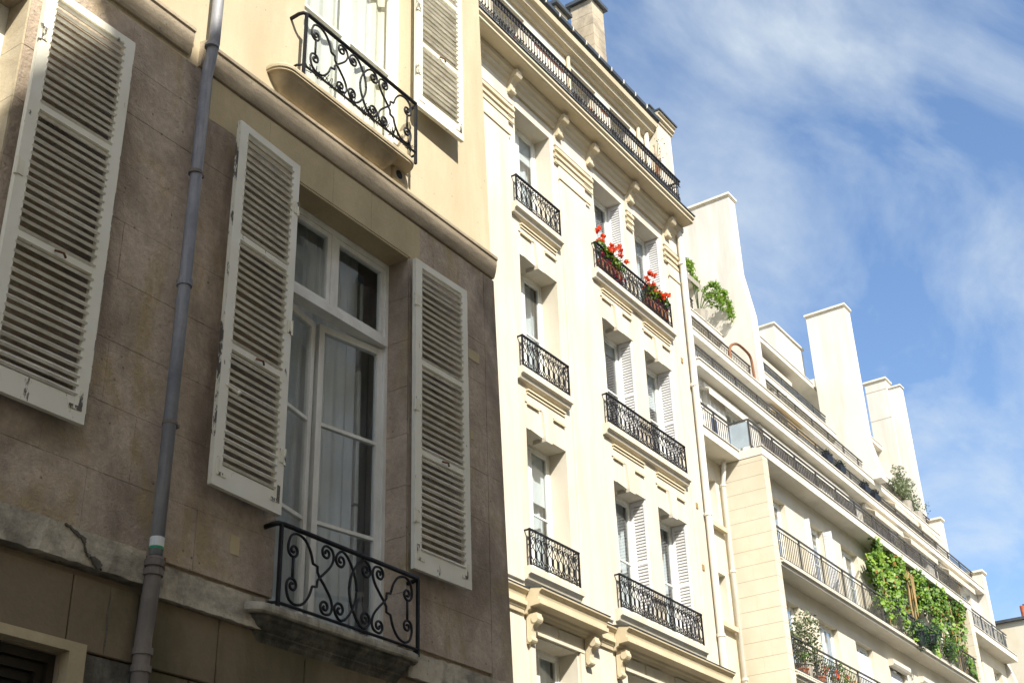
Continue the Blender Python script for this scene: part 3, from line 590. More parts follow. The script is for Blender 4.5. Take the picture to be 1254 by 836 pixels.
for c_, r_, dr_ in ((0, 0, .55), (0, 2, .9), (1, 1, .3), (2, 0, .4), (2, 1, .8)): bx('blind', 'curtain', TH, COLS[c_][0] + .06, COLS[c_][1] - .06, 10.385, 10.40, HEADS[r_] - dr_, HEADS[r_] - .05)
bx('red_curtain', 'red_cloth', TH, 18.40, 18.80, 10.415, 10.43, 6.3, 7.6)
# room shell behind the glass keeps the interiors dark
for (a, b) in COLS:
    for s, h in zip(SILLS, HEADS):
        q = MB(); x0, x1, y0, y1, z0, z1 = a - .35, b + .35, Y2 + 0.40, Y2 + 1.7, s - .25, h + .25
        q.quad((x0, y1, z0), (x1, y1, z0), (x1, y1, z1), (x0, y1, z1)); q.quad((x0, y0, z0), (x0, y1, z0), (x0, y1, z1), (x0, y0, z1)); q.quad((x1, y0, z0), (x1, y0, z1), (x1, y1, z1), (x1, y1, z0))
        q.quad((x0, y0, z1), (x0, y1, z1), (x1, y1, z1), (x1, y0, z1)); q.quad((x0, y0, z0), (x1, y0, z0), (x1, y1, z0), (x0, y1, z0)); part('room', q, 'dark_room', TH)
# louvred shutters folded back in the reveals of the right bays
lv = MB(); zz_ = 0.0
for i in range(38): lv.box(-0.006, 0.004, 0.05, 0.25, 0.08 + i * 0.0525, 0.08 + i * 0.0525 + 0.03)
LVM = lv.mesh('louvres', 'shutter_white')
for c in (1, 2):
    for r in range(3):
        h = HEADS[r]; H = h - SILLS[r] - 0.02
        for side in (1, -1):
            x = COLS[c][1] - 0.012 if side == 1 else COLS[c][0] + 0.012
            f = MB(); x0, x1 = x - 0.012, x + 0.008
            f.box(x0, x1, Y2 + 0.012, Y2 + 0.06, SILLS[r] + .01, h - .01); f.box(x0, x1, Y2 + 0.26, Y2 + 0.31, SILLS[r] + .01, h - .01)
            for z0, z1 in ((SILLS[r] + .01, SILLS[r] + .09), (h - .09, h - .01), (SILLS[r] + H * .5, SILLS[r] + H * .5 + .06)): f.box(x0 + .001, x1 - .001, Y2 + 0.06, Y2 + 0.26, z0, z1)
            o = part('shutter', f, 'shutter_white', TH)
            put('louvres', LVM, o, (x, Y2 + 0.01, SILLS[r] + 0.01), scale=(1, 1, (H) / 2.1), rot=(0, 0, 0), kind='stuff')
# keystones, guttae and mouldings over the windows
for c, (a, b) in enumerate(COLS):
    xm = (a + b) / 2
    for r in (1, 2):
        h = HEADS[r]; top = SILLS[r - 1] - 0.21
        part('keystone', MB().prism([(xm - .09, h - .07), (xm + .09, h - .07), (xm + .14, h + .42), (xm - .14, h + .42)], 'y', Y2 - 0.05, Y2 + 0.2), 'lime_stone', TH)
        part('head_moulding', MB().prism([(a + .1, h - .0), (xm - .12, h - .03), (xm - .12, h + .012), (a + .1, h + .02)], 'y', Y2 - 0.012, Y2 + .05), 'lime_stone', TH)
        for x0, x1 in ((a + .03, a + .36), (b - .36, b - .03)): bx('guttae', 'lime_trim', TH, x0, x1, Y2 - 0.035, Y2 + .01, h + .40, h + .435)
        for k in (0, 1): bx('ledge_moulding', 'lime_trim', TH, a + .02, b - .02, Y2 - 0.055 + k * .02, Y2 + .01, top - .10 - k * .05, top - .07 - k * .05)
        bx('panel', 'lime_stone', TH, a - .02, b + .02, Y2 - 0.018, Y2 + .01, h + .44, top - .16)
# sills under the balconies
for r in range(3):
    for x0, x1 in ((15.36, 16.84), (17.98, 21.0)):
        z = SILLS[r]; o = part('sill', MB().prism([(Y2 + .02, z), (Y2 - .13, z), (Y2 - .14, z - .02), (Y2 - .14, z - .11), (Y2 - .10, z - .13), (Y2 - .075, z - .19), (Y2 + .02, z - .20)], 'x', x0, x1), 'lime_stone', TH)
# ironwork motif shared by the small balconies
def motif(wd, h):
    mb = MB(); r = 0.0075
    mb.tube([(0, 0, 0), (0, 0, h)], r, 4)
    hx = [(wd * .5, h * .10), (wd * .16, h * .22), (wd * .16, h * .42), (wd * .5, h * .52), (wd * .84, h * .42), (wd * .84, h * .22)]
    mb.tube([(x, 0, z) for x, z in hx], r, 4, closed=True)
    for s in (0, 1):
        P = [(wd * .5, h * .52)] + [(wd * .30, h * .62), (wd * .14, h * .74), (wd * .22, h * .84), (wd * .40, h * .82), (wd * .40, h * .74), (wd * .32, h * .72)]
        P = [((wd - x) if s else x, z) for x, z in P]; mb.tube([tuple(p) for p in catmull([(x, 0, z) for x, z in P], 2)], r * .9, 4)
    mb.tube([(wd * .5 + wd * .16 * math.cos(t * math.pi / 4), 0, h * .91 + h * .055 * math.sin(t * math.pi / 4)) for t in range(8)], r * .9, 4, closed=True)
    mb.tube([(wd * .5, 0, 0), (wd * .5, 0, h * .10)], r, 4)
    for s in (-1, 1): mb.tube([(wd * .5, 0, h * .06), (wd * (.5 + s * .25), 0, h * .03), (wd * (.5 + s * .38), 0, h * .12), (wd * (.5 + s * .22), 0, h * .15)], r * .8, 4)
    return mb.mesh('iron_motif', 'iron')
MOT = motif(0.148, 0.46)
def small_rail(x0, x1, y, z0, h, lab):
    tr = MB().box(x0 - .015, x1 + .015, y - .018, y + .018, z0 + h, z0 + h + .025); o = part('railing', tr, 'iron', TH, label=lab)
    part('bottom_rail', MB().box(x0, x1, y - .012, y + .012, z0 - .012, z0), 'iron', o)
    for x in (x0, x1): part('return_rail', MB().box(x - .012, x + .012, y + .019, Y2, z0 + h + .001, z0 + h + .022), 'iron', o); part('post', MB().box(x - .013, x + .013, y - .013, y + .013, z0 - .08, z0 + h), 'iron', o)
    n = round((x1 - x0) / 0.148); wd = (x1 - x0) / n
    for i in range(n): put('iron_motif', MOT, o, (x0 + i * wd, y, z0), scale=(wd / 0.148, 1, h / 0.46))
    return o
FL = ['top', 'middle', 'bottom']
for r, z in enumerate(SILLS[:3]):
    small_rail(15.44, 16.80, 9.91, z + 0.06, 0.50, f'{FL[r]} railing of the single window column'); small_rail(18.05, 20.92, 9.91, z + 0.06, 0.50, f'{FL[r]} railing across the window pair')
# frieze, consoles and the long top balcony
ZS = 15.30
for a, b in ((XL2, 15.52), (16.84, 18.16), (19.46, 19.72), (21.0, 21.72)):
    for k in range(3): bx('frieze_moulding', 'lime_trim', TH, a, b, Y2 - 0.075 + 0.012 * k, Y2 - .03, 14.50 - k * .13, 14.565 - k * .13)
    bx('frieze_panel', 'lime_stone', TH, a + .03, b - .03, Y2 - .045, Y2 + .01, 14.64, 15.0)
    if b - a > 0.6: bx('pier_groove_moulding', 'lime_trim', TH, a + .12, b - .12, Y2 - .055, Y2 - .03, 13.93, 13.965)
part('soffit_moulding', MB().prism([(Y2 + .01, 14.98), (Y2 - .05, 14.98), (Y2 - .07, 15.06), (Y2 - .12, 15.10), (Y2 - .13, 15.16), (Y2 - .19, 15.20), (Y2 - .20, ZS - .004), (Y2 + .01, ZS - .004)], 'x', XL2, 21.72), 'lime_trim', TH)
part('balcony_slab', MB().prism([(Y2 + .4, ZS), (9.58, ZS), (9.55, ZS + .02), (9.55, ZS + .07), (9.51, ZS + .10), (9.51, ZS + .15), (Y2 + .4, ZS + .16)], 'x', XL2, 21.68), 'lime_trim', TH)
part('balcony_edge', MB().box(XL2, 21.70, 9.49, 9.62, ZS + .161, ZS + .185), 'zinc', TH)
def console_mb(h, p, wd, flat=False):
    pts = []
    P = [(0, h), (-p, h), (-p * 1.02, h * .90), (-p * 1.05, h * .78), (-p * .95, h * .66), (-p * .72, h * .62), (-p * .55, h * .55), (-p * .42, h * .40), (-p * .40, h * .25), (-p * .46, h * .12), (-p * .40, 0.02), (-p * .22, 0), (0, 0)]
    mb = MB().prism(P, 'x', -wd / 2, wd / 2)
    mb.tube([(-wd / 2 - .012, -p * .78, h * .80), (wd / 2 + .012, -p * .78, h * .80)], h * .15, 12); mb.tube([(-wd / 2 - .01, -p * .30, h * .13), (wd / 2 + .01, -p * .30, h * .13)], h * .10, 10)
    return mb.mesh('console', 'lime_trim')
CON = console_mb(.44, .25, .15)
for x in (13.8, 15.40, 16.95, 18.04, 19.59, 21.14): put('console', CON, TH, (x, Y2 - .02, 14.80))
def ornate_baluster():
    mb = MB(); h = 0.66; mb.tube([(0, 0, 0), (0, 0, h)], 0.0085, 5)
    for s in (-1, 1):
        mb.tube([tuple(p) for p in catmull([(0, 0, .06), (s * .035, 0, .12), (s * .05, 0, .20), (s * .028, 0, .26), (s * .006, 0, .22), (s * .022, 0, .18)], 2)], .007, 4)
        mb.tube([tuple(p) for p in catmull([(0, 0, .55), (s * .03, 0, .58), (s * .055, 0, .62), (s * .045, 0, .655)], 2)], .007, 4)
    mb.tube([(0.055 + .03 * math.cos(t * math.pi / 4), 0, .60 + .03 * math.sin(t * math.pi / 4)) for t in range(8)], .006, 4, closed=True)
    mb.ball((0, 0, .30), .018, .018, .025, 6, 4); mb.ball((0, 0, .045), .03, .015, .03, 6, 4)
    return mb.mesh('baluster', 'iron')
BAL = ornate_baluster(); ZB = ZS + 0.21
lr = part('long_railing', MB().box(XL2, 21.34, 9.585, 9.625, ZB + .665, ZB + .70), 'iron', TH, label='long black railing of the top balcony')
part('bottom_rail', MB().box(XL2, 21.34, 9.595, 9.615, ZB - .01, ZB + .012), 'iron', lr); part('middle_rail', MB().box(XL2, 21.34, 9.597, 9.613, ZB + .54, ZB + .552), 'iron', lr)
part('end_rail', MB().box(21.31, 21.35, 9.626, 10.2, ZB + .665, ZB + .695), 'iron', lr)
for i in range(113): put('baluster', BAL, lr, (11.15 + i * 0.09, 9.605, ZB))
for i in range(5): put('baluster', BAL, lr, (21.33, 9.68 + i * .11, ZB), rot=(0, 0, math.pi / 2))
# attic storey
YA = 10.22; ACOL = [(15.35, 16.42), (18.10, 19.05), (19.62, 20.5)]
part('attic_wall', wall_holes(XL2, 21.3, ZS + .16, 17.6, YA, [(a, b, ZS + .18, 17.38) for a, b in ACOL], .3), 'lime_stone', TH)
for a, b in ACOL: house_window(TH, a, b, ZS + .18, 17.38, YA + .25, cm='dark_room')
for a, b in ((16.75, 17.8), (19.2, 19.5)): bx('panel_moulding', 'brick_red', TH, a, b, YA - .012, YA + .01, 17.03, 17.05)
for x in (17.92, 20.75): part('overflow_pipe', MB().tube([(x, YA - .05, 17.5), (x, YA - .05, ZS + .2)], .04, 8), 'lime_trim', TH)
part('attic_downpipe', MB().tube([(21.08, YA - .07, 17.55), (21.08, YA - .07, ZS + .2)], .05, 10), 'pipe_white', TH, smooth=True)
part('eaves_cornice', MB().prism([(YA + .2, 17.5), (YA - .06, 17.5), (YA - .08, 17.56), (YA - .17, 17.60), (YA - .19, 17.68), (YA - .27, 17.72), (YA - .29, 17.82), (YA + .2, 17.86)], 'x', XL2, 21.25), 'lime_trim', TH)
gt = part('gutter', MB().prism([(YA + .1, 17.865), (YA - .27, 17.865), (YA - .33, 17.90), (YA - .34, 17.97), (YA - .32, 17.97), (YA + .1, 17.93)], 'x', XL2, 21.3), 'zinc', TH)
for i in range(16): part('gutter_bracket', MB().box(13.2 + i * .5, 13.225 + i * .5, YA - .345, YA - .28, 17.89, 17.985), 'pipe_white', gt)
part('roof', MB().prism([(YA + .05, 17.94), (13.5, 19.6), (13.5, 19.8), (YA - .2, 18.02)], 'x', XL2, 21.25), 'zinc', TH)
pw = part('party_wall', MB().box(21.28, 21.95, 9.98, 15, ZS + .17, 17.95), 'lime_stone', TH)
part('coping', MB().prism([(9.95, 17.951), (9.95, 18.0), (9.90, 18.03), (9.90, 18.10), (9.86, 18.12), (9.86, 18.16), (15, 18.16), (15, 17.951)], 'x', 21.24, 22.02), 'lime_trim', pw)
part('coping_cap', MB().box(21.22, 22.05, 9.83, 15, 18.161, 18.2), 'zinc', pw)
part('pier_head', MB().box(21.3, 21.75, 10.12, 11.2, 18.201, 18.42), 'lime_stone', pw); part('coping_cap', MB().box(21.27, 21.8, 10.08, 11.25, 18.421, 18.455), 'zinc', pw)
# chimneys
def chimney(x0, x1, y0, y1, z0, z1, lab):
    o = bx('chimney', 'mortar', TH, x0 + .008, x1 - .008, y0 + .008, y1 - .008, z0, z1, label=lab); z = z0; i = 0
    while z < z1 - .05:
        h = min(.33, z1 - z); ym = y0 + (y1 - y0) * (.45 if i % 2 else .62)
        for a, b in ((y0, ym), (ym, y1)): bx('stone', 'chimney_stone', o, x0, x1, a + .003, b - .003, z + .004, z + h - .004)
        z += h; i += 1
    part('cap', MB().box(x0 - .09, x1 + .09, y0 - .09, y1 + .09, z1 + .001, z1 + .10), 'zinc', o)
    return o
chimney(21.60, 22.15, 11.5, 12.1, 17.5, 22.55, 'tall stone chimney above the gutter'); chimney(20.72, 21.25, 12.0, 12.6, 17.8, 21.95, 'shorter stone chimney with dark cap')
# cornice over the ground storeys
def cornice(x0, x1, pr, m='lime_trim'):
    part('cornice', MB().prism([(Y2 + .01, 5.54), (Y2 - .035 - pr * .15, 5.54), (Y2 - .045 - pr * .2, 5.585), (Y2 - .06 - pr * .3, 5.60), (Y2 - .065 - pr * .35, 5.635), (Y2 - .10 - pr, 5.645), (Y2 - .10 - pr, 5.705), (Y2 - .065 - pr, 5.715), (Y2 - .07 - pr, 5.76), (Y2 - .09 - pr, 5.81), (Y2 - .135 - pr, 5.845), (Y2 - .14 - pr, 5.87), (Y2 + .01, 5.93)], 'x', x0, x1), m, TH)
    part('cornice_flashing', MB().prism([(Y2 + .01, 5.932), (Y2 - .145 - pr, 5.872), (Y2 - .15 - pr, 5.885), (Y2 + .01, 5.955)], 'x', x0 - .01, x1 + .01), 'zinc', TH)
cornice(XL2, 15.30, 0.0); cornice(15.32, 17.22, .20); cornice(17.24, 17.78, 0.0); cornice(17.80, 21.55, .20)
CON2 = console_mb(.42, .20, .12)
for x in (15.44, 17.02, 17.95, 21.3): put('console', CON2, TH, (x, Y2 - .02, 5.13), scale=(1, .9, 1))
for x0, x1 in ((15.55, 16.10), (16.25, 16.85), (18.2, 18.7), (18.85, 19.35), (19.85, 20.3), (20.45, 20.95)): bx('frieze_panel', 'lime_stone', TH, x0, x1, Y2 - .03, Y2 + .01, 5.36, 5.52)
for x0, x1, z in ((15.44, 16.90, 5.30), (18.1, 21.05, 5.30)): bx('lintel_moulding', 'lime_stone', TH, x0, x1, Y2 - .05, Y2 + .01, z, z + .045)
for x in (15.5, 16.85): bx('jamb_moulding', 'lime_stone', TH, x - .06, x + .06, Y2 - .04, Y2 + .01, 2.9, 5.29)
for z in (12.0, 8.95, 7.75): bx('vent_plate', 'awning_tan', TH, 21.28, 21.36, Y2 - .05, Y2 - .03, z, z + .11)
d2 = part('downpipe', MB().tube([(21.62, 9.88, 15.2), (21.62, 9.86, 14.9), (21.60, 9.88, 5.9), (21.60, 9.88, GR + .1)], .065, 12), 'pipe_white', TH, smooth=True)
for z in (14.4, 11.6, 8.9, 6.6): part('pipe_collar', MB().tube([(21.605, 9.88, z - .03), (21.605, 9.88, z + .03)], .08, 12), 'pipe_white', d2)

# ---------------------------------------------------------------- third house: long white terraced apartment block
AB = thing('apartment_block', (40, 12.5, GR), 'long white modern apartment block with stepped-back terraces, further down the street', 'building')
FX0, FX1 = 29.9, 47.5; XA, XB = 23.0, 55.8
def slab(x0, x1, y0, y1, zt, th, name='balcony_slab', m='balcony_white', lip=0.03):
    mb = MB().box(x0, x1, y0, y1, zt - th, zt); mb.box(x0 - .02, x1 + .02, y0 - .03, y0 + .10, zt + .001, zt + lip); return part(name, mb, m, AB)
WX = [30.95 + 2.66 * k for k in range(6)]
WH = [(x, x + 1.35) for x in WX]
# lower body
wz = [(5.2, 7.45), (8.1, 10.2), (10.92, 13.05)]
part('wall', wall_holes(FX0 + .3, FX1 - .3, GR, 13.58, 12.5, [(a, b, z0, z1) for a, b in WH for z0, z1 in wz], .2), 'block_stone', AB)
k_ = 0
for a, b in WH:
    for z0, z1 in wz:
        k_ += 1; house_window(AB, a, b, z0, z1, 12.66, w=.065, cm=('curtain', 'net_curtain', 'net_curtain')[k_ % 3], bars=1)
for i in (2, 3): # closed roller shutters on the lower floor
    a, b = WH[i]; o = bx('roller_shutter', 'shutter_white', AB, a + .01, b - .01, 12.60, 12.62, 8.12, 9.95)
    for k in range(19): part('shutter_strip', MB().box(a + .012, b - .012, 12.588, 12.60, 8.14 + k * .092, 8.14 + k * .092 + .082), 'shutter_white', o)
for a, b in WH[3:5]: part('roller_box', MB().prism([(12.52, 9.98), (12.36, 9.98), (12.32, 10.04), (12.32, 10.16), (12.52, 10.2)], 'x', a - .08, b + .08), 'balcony_white', AB)
for x, s in ((33.61, -1), (34.96, 1)):
    f = frame_mb(x - .02, x + .02, 10.95, 13.03, 12.22, 12.52, .0001, MB()); mb = MB().box(x - .018, x + .018, 12.36 if s < 0 else 12.26, 12.5, 10.95, 13.0); o = part('shutter', mb, 'shutter_white', AB)
    for k in range(22): part('shutter_slat', MB().box(x - .024, x - .017, 12.38 if s < 0 else 12.29, 12.47, 11.05 + k * .087, 11.05 + k * .087 + .05), 'shutter_white', o)
# end fins of dressed stone
def fin(x0, x1, zt):
    o = bx('end_fin', 'mortar', AB, x0 + .006, x1 - .006, 12.006, 13.3, GR, zt - .01); z = GR; me = None; i = 0
    while z < zt - .05:
        h = min(.385, zt - z)
        cutsy = [12.0, 12.62 if i % 2 else 12.38, 13.19]
        for a, b in zip(cutsy[:-1], cutsy[1:]): part('stone', MB().box(x0, x1, a + .0015, b - .0015, z + .004, z + h - .004), 'block_stone', o)
        z += h; i += 1
    return o
fin(FX0, FX0 + .33, 13.55); fin(FX1 - .45, FX1, 13.55)
# slabs of the lower balconies
for zt in (8.04, 10.86):
    slab(FX0 + .34, FX1 - .46, 12.0, 12.5, zt, .17)
    part('slab_gutter', MB().box(FX0 + .34, FX1 - .46, 11.93, 11.998, zt - .09, zt - .05), 'balcony_white', AB)
slab(FX0 - .01, FX1 + .01, 11.99, 13.5, 13.80, .235, lip=.02)
slab(XA, FX0 - .02, 12.62, 13.6, 13.80, .24, lip=.02); slab(FX1 + .02, XB, 12.66, 13.6, 13.80, .24, lip=.02)
# recessed bays
rw = [(28.72, 29.50, z0, z0 + 1.3) for z0 in (6.35, 9.15, 11.70)]
part('recess_wall', wall_holes(XA, FX0 + .2, GR, 13.56, 13.2, rw, .25), 'block_stone', AB)
for a, b, c, d in rw:
    house_window(AB, a, b, c, d, 13.4, w=.07, leaf=False, cm='net_curtain', bars=0); bx('sill', 'lime_trim', AB, a - .08, b + .12, 13.06, 13.22, c - .12, c - .005)
rw2 = [(x, x + 1.2, z0, z0 + 2.1) for x in (48.6, 51.2, 53.8) for z0 in (8.1, 10.95)]
part('recess_wall', wall_holes(FX1 - .2, XB, GR, 13.56, 13.2, rw2, .25), 'block_stone', AB)
for a, b, c, d in rw2: house_window(AB, a, b, c, d, 13.4, w=.06, cm='net_curtain')
rp = part('recess_downpipe', MB().tube([(29.62, 12.95, 13.5), (29.62, 12.98, 13.25), (29.70, 13.08, 12.95), (29.70, 13.08, GR + .2)], .06, 10), 'pipe_white', AB, smooth=True)
for z in (12.9, 10.6, 7.9): part('pipe_collar', MB().tube([(29.70, 13.08, z - .03), (29.70, 13.08, z + .03)], .078, 10), 'pipe_white', rp)
# stepped-back upper storeys: (floor z, ceiling z, wall y, slab edge y, rail y, x0)
UP = [(13.80, 16.55, 13.75, None, None, XA), (16.76, 19.20, 15.1, 13.42, 13.72, FX0 - .1), (19.42, 21.45, 16.25, 14.78, 15.06, FX0 - .1), (21.67, 23.9, 17.3, 15.95, 16.2, FX0 - .1)]
for i, (z0, z1, yw, ye, yr, x0) in enumerate(UP):
    hs_ = [(x, x + 1.5, z0 + .05, z1 - .25) for x in [x0 + 1.0 + 2.66 * k for k in range(12)] if x < XB - 2]
    part('upper_storey', wall_holes(x0, XB, z0, z1, yw, hs_, .2).box(x0, x0 + .05, yw + .001, 22, z0, z1), 'white_render', AB)
    for j, (a, b, c, d) in enumerate(hs_):
        house_window(AB, a, b, c, d, yw + .15, w=.06, cm=('net_curtain', 'dark_room', 'net_curtain')[(i + j) % 3])
    if ye: slab(x0, XB if i == 1 else XB, ye, yw + .3, z0, .21, name='terrace_slab', lip=.04)
slab(FX0 - .1, XB, 16.6, 22, 24.12, .2, name='roof_slab')
# railings
def bar_rail(x0, x1, y, z0, h, lab, pitch=.125, single=False, m='iron_grey', post=1.5, fill=None):
    o = part('railing', MB().box(x0, x1, y - .025, y + .025, z0 + h - .035, z0 + h), m, AB, label=lab)
    part('bottom_rail', MB().box(x0, x1, y - .012, y + .012, z0 + .06, z0 + .085), m, o); part('middle_rail', MB().box(x0, x1, y - .01, y + .01, z0 + h - .14, z0 + h - .12), m, o)
    n = int((x1 - x0) / pitch); me = MB().box(-.008, .008, -.008, .008, z0 + .085, z0 + h - .12).mesh('bar', m); allb = MB()
    for k in range(1, n):
        if single: put('bar', me, o, (x0 + k * pitch, y, 0))
        else: allb.box(x0 + k * pitch - .008, x0 + k * pitch + .008, y - .008, y + .008, z0 + .085, z0 + h - .12)
    if not single: part('bars', allb, m, o, kind='stuff')
    k = 0
    while x0 + k * post <= x1 + .01: part('post', MB().box(x0 + k * post - .018, x0 + k * post + .018, y - .02, y + .02, z0 - .05, z0 + h - .036), m, o); k += 1
    return o
rl3 = bar_rail(FX0 + .36, 47, 12.05, 8.07, .88, 'lowest terrace railing, overgrown with pot plants', single=False)
rl4 = bar_rail(FX0 + .36, 47, 12.05, 10.89, .88, 'grey bar railing in front of the vine', single=True)
bar_rail(FX0 + .05, FX1 - .1, 12.28, 13.83, .84, 'long railing above the stone fin', single=True)
bar_rail(XA, FX0 + .03, 12.82, 13.83, .84, 'short railing over the recessed bay')
o = bar_rail(FX1 + .1, XB - .2, 12.86, 13.83, .84, 'blue grey railing at the far end', m='zinc')
cr2 = MB()
for k in range(15):
    x = FX1 + .2 + k * .53; cr2.tube([(x, 12.86, 13.95), (x + .27, 12.86, 14.55)], .012, 4); cr2.tube([(x + .27, 12.86, 13.95), (x, 12.86, 14.55)], .012, 4)
part('cross_bars', cr2, 'zinc', o, kind='stuff')
er = part('end_railing', MB().box(FX0 + .03, FX0 + .07, 12.30, 12.84, 14.635, 14.67), 'iron_grey', AB)
part('glass_screen', MB().box(FX0 + .045, FX0 + .055, 12.31, 12.83, 13.9, 14.6), 'clear_panel', er)
bar_rail(FX0, XB - .1, 13.72, 16.80, .72, 'railing of the first setback terrace'); 
bar_rail(FX0, 37.5, 15.06, 19.46, .74, 'railing of the second setback terrace, left part'); bar_rail(38.2, 47.7, 15.06, 19.46, .74, 'railing of the second setback terrace, middle part'); bar_rail(49.2, XB - .1, 15.06, 19.46, .74, 'railing of the second setback terrace, right part')
bar_rail(FX0, 36.0, 16.2, 21.71, .74, 'topmost railing at the left'); bar_rail(38.8, 47.6, 16.2, 21.71, .74, 'topmost railing between the white walls', m='zinc', pitch=.07)
# fabric screens tied to the long railing
for x0, x1, m in ((30.9, 32.6, 'screen_grey'), (32.7, 34.4, 'screen_grey'), (36.0, 37.5, 'screen_grey'), (39.0, 41.0, 'screen_grey'), (41.6, 43.6, 'screen_grey')):
    n = 12; mb = MB()
    for k in range(n):
        a, b = x0 + (x1 - x0) * k / n, x0 + (x1 - x0) * (k + .82) / n; mb.box(a, b, 12.30, 12.31, 13.92, 14.50)
    part('rail_screen', mb, m, AB)
bx('rail_screen', 'blue_cloth', AB, 28.9, 29.25, 12.85, 12.86, 13.93, 14.5)
# party walls carrying the flues, each with a sloping front edge and a coping
def flue_wall(x0, x1, prof, lab, cope=True, top=None):
    o = part('flue_wall', MB().prism(prof, 'x', x0, x1), 'white_render', AB, label=lab)
    if cope:
        zt = max(p[1] for p in prof); ys = [p[0] for p in prof if p[1] > zt - .05]; a, b = min(ys), max(ys)
        part('coping', MB().prism([(a - .06, zt + .001), (a - .06, zt + .09), (b + .06, zt + .09), (b + .06, zt + .001)], 'x', x0 - .07, x1 + .07), 'balcony_white', o)
        part('drip', MB().prism([(a - .03, zt - .05), (a - .03, zt), (b + .03, zt), (b + .03, zt - .05)], 'x', x0 - .035, x1 + .035), 'lime_trim', o)
    return o
flue_wall(37.6, 38.15, [(15.10, 27.2), (15.10, 24.1), (14.84, 22.3), (14.84, 19.43), (22, 19.43), (22, 27.2)], 'big white party wall behind the limestone house')
flue_wall(47.8, 48.45, [(14.76, 27.2), (14.76, 21.2), (14.45, 19.6), (14.45, 19.43), (16.45, 19.43), (16.45, 27.2)], 'tall white free-standing flue wall')
o4 = flue_wall(55.8, 56.5, [(15.9, 27.35), (15.9, 17.2), (16.9, 17.2), (16.9, 27.35)], 'far white flue wall'); part('flue_extension', MB().box(56.0, 56.45, 15.35, 15.9, 16.0, 26.9), 'white_render', o4); part('coping', MB().box(55.95, 56.5, 15.30, 15.899, 26.901, 26.98), 'balcony_white', o4)
for z in (25.4, 26.85): part('joint_line', MB().box(55.795, 55.81, 15.9, 16.9, z, z + .025), 'mortar', o4)
flue_wall(55.8, 56.2, [(14.64, 20.15), (14.64, 16.0), (15.3, 16.0), (15.3, 20.15)], 'low white end wall on the second terrace')
flue_wall(55.8, 56.3, [(13.36, 17.5), (13.36, 14.5), (12.95, 12.9), (12.95, GR), (14.1, GR), (14.1, 17.5)], 'low white end wall on the first terrace')
ph = part('penthouse', MB().box(45.4, 48.3, 17.0, 20.5, 24.0, 26.0), 'white_render', AB); part('coping', MB().box(45.33, 48.37, 16.93, 20.5, 26.001, 26.08), 'balcony_white', ph)
part('link_beam', MB().prism([(16.46, 24.0), (17.3, 24.0), (17.3, 24.35), (16.46, 24.35)], 'x', 47.85, 48.4), 'white_render', AB)
# awnings and blinds on the terraces
def awning(x0, x1, y, z, d, dz, m, lab):
    o = part('awning', MB().prism([(y, z), (y - d, z - dz), (y - d, z - dz - .03), (y, z - .03)], 'x', x0, x1), m, AB); n = 10; mb = MB()
    for k in range(n): mb.box(x0 + (x1 - x0) * k / n + .01, x0 + (x1 - x0) * (k + 1) / n - .01, y - d - .012, y - d - .001, z - dz - .20, z - dz)
    part('valance', mb, m, o); part('roller_box', MB().box(x0 - .05, x1 + .05, y - .02, y + .10, z - .02, z + .12), 'balcony_white', o); return o
awning(38.6, 41.2, 14.95, 19.0, .5, .5, 'awning_tan', ''); awning(42.6, 45.4, 13.6, 16.4, .3, .18, 'awning_cream', ''); awning(46.2, 49.2, 13.6, 16.4, .3, .18, 'awning_cream', ''); awning(50.5, 53.8, 13.6, 16.4, .3, .2, 'awning_cream', '')
awning(42.0, 44.6, 16.1, 21.3, .5, .25, 'balcony_white', ''); awning(49.3, 52.0, 14.95, 19.1, .4, .25, 'awning_cream', ''); awning(52.4, 55.3, 14.95, 19.1, .4, .25, 'awning_cream', ''); awning(41.6, 46.2, 17.2, 23.75, .3, .12, 'awning_cream', ''); awning(33.9, 35.6, 16.1, 22.95, .45, .3, 'pot_stone', '')
awning(30.6, 33.4, 13.7, 16.3, .12, .05, 'balcony_white', ''); awning(34.2, 41.0, 13.7, 16.35, .10, .05, 'balcony_white', '')
part('terrace_arch', MB().tube([tuple(p) for p in catmull([(35.6, 14.95, 19.6), (35.75, 14.95, 20.15), (36.3, 14.95, 20.5), (36.9, 14.95, 20.55), (37.35, 14.95, 20.45), (37.45, 14.95, 20.0), (37.48, 14.95, 19.45)], 6)], .045, 8), 'wood_brown', AB)

# ---------------------------------------------------------------- house closing the street
FH = thing('far_house', (63, 13, GR), 'plain cream house end with dark zinc roof edge at the far right', 'house')
part('wall', MB().box(60, 68, 6.5, 20, GR, 16.35), 'block_stone', FH)
rf = part('roof', MB().prism([(59.85, 16.351), (59.85, 16.47), (64, 16.75), (68, 16.47), (68, 16.351)], 'y', 6.3, 20.2), 'zinc', FH)
chm = part('chimney', MB().box(60.3, 61.0, 11.0, 12.86, 16.5, 17.0), 'pipe_white', rf)
part('chimney_cap', MB().box(60.2, 61.1, 10.9, 12.98, 17.001, 17.08), 'zinc', chm)
for y, z in ((12.78, 17.08), (12.2, 17.08), (11.6, 17.08)): part('chimney_pot', MB().tube([(60.6, y, z), (60.6, y, z + .42)], [.12, .105], 10), 'brick_red', rf)
part('chimney_pot', MB().tube([(60.1, 12.98, 16.42), (60.1, 12.98, 16.98)], .10, 10), 'brick_red', rf)

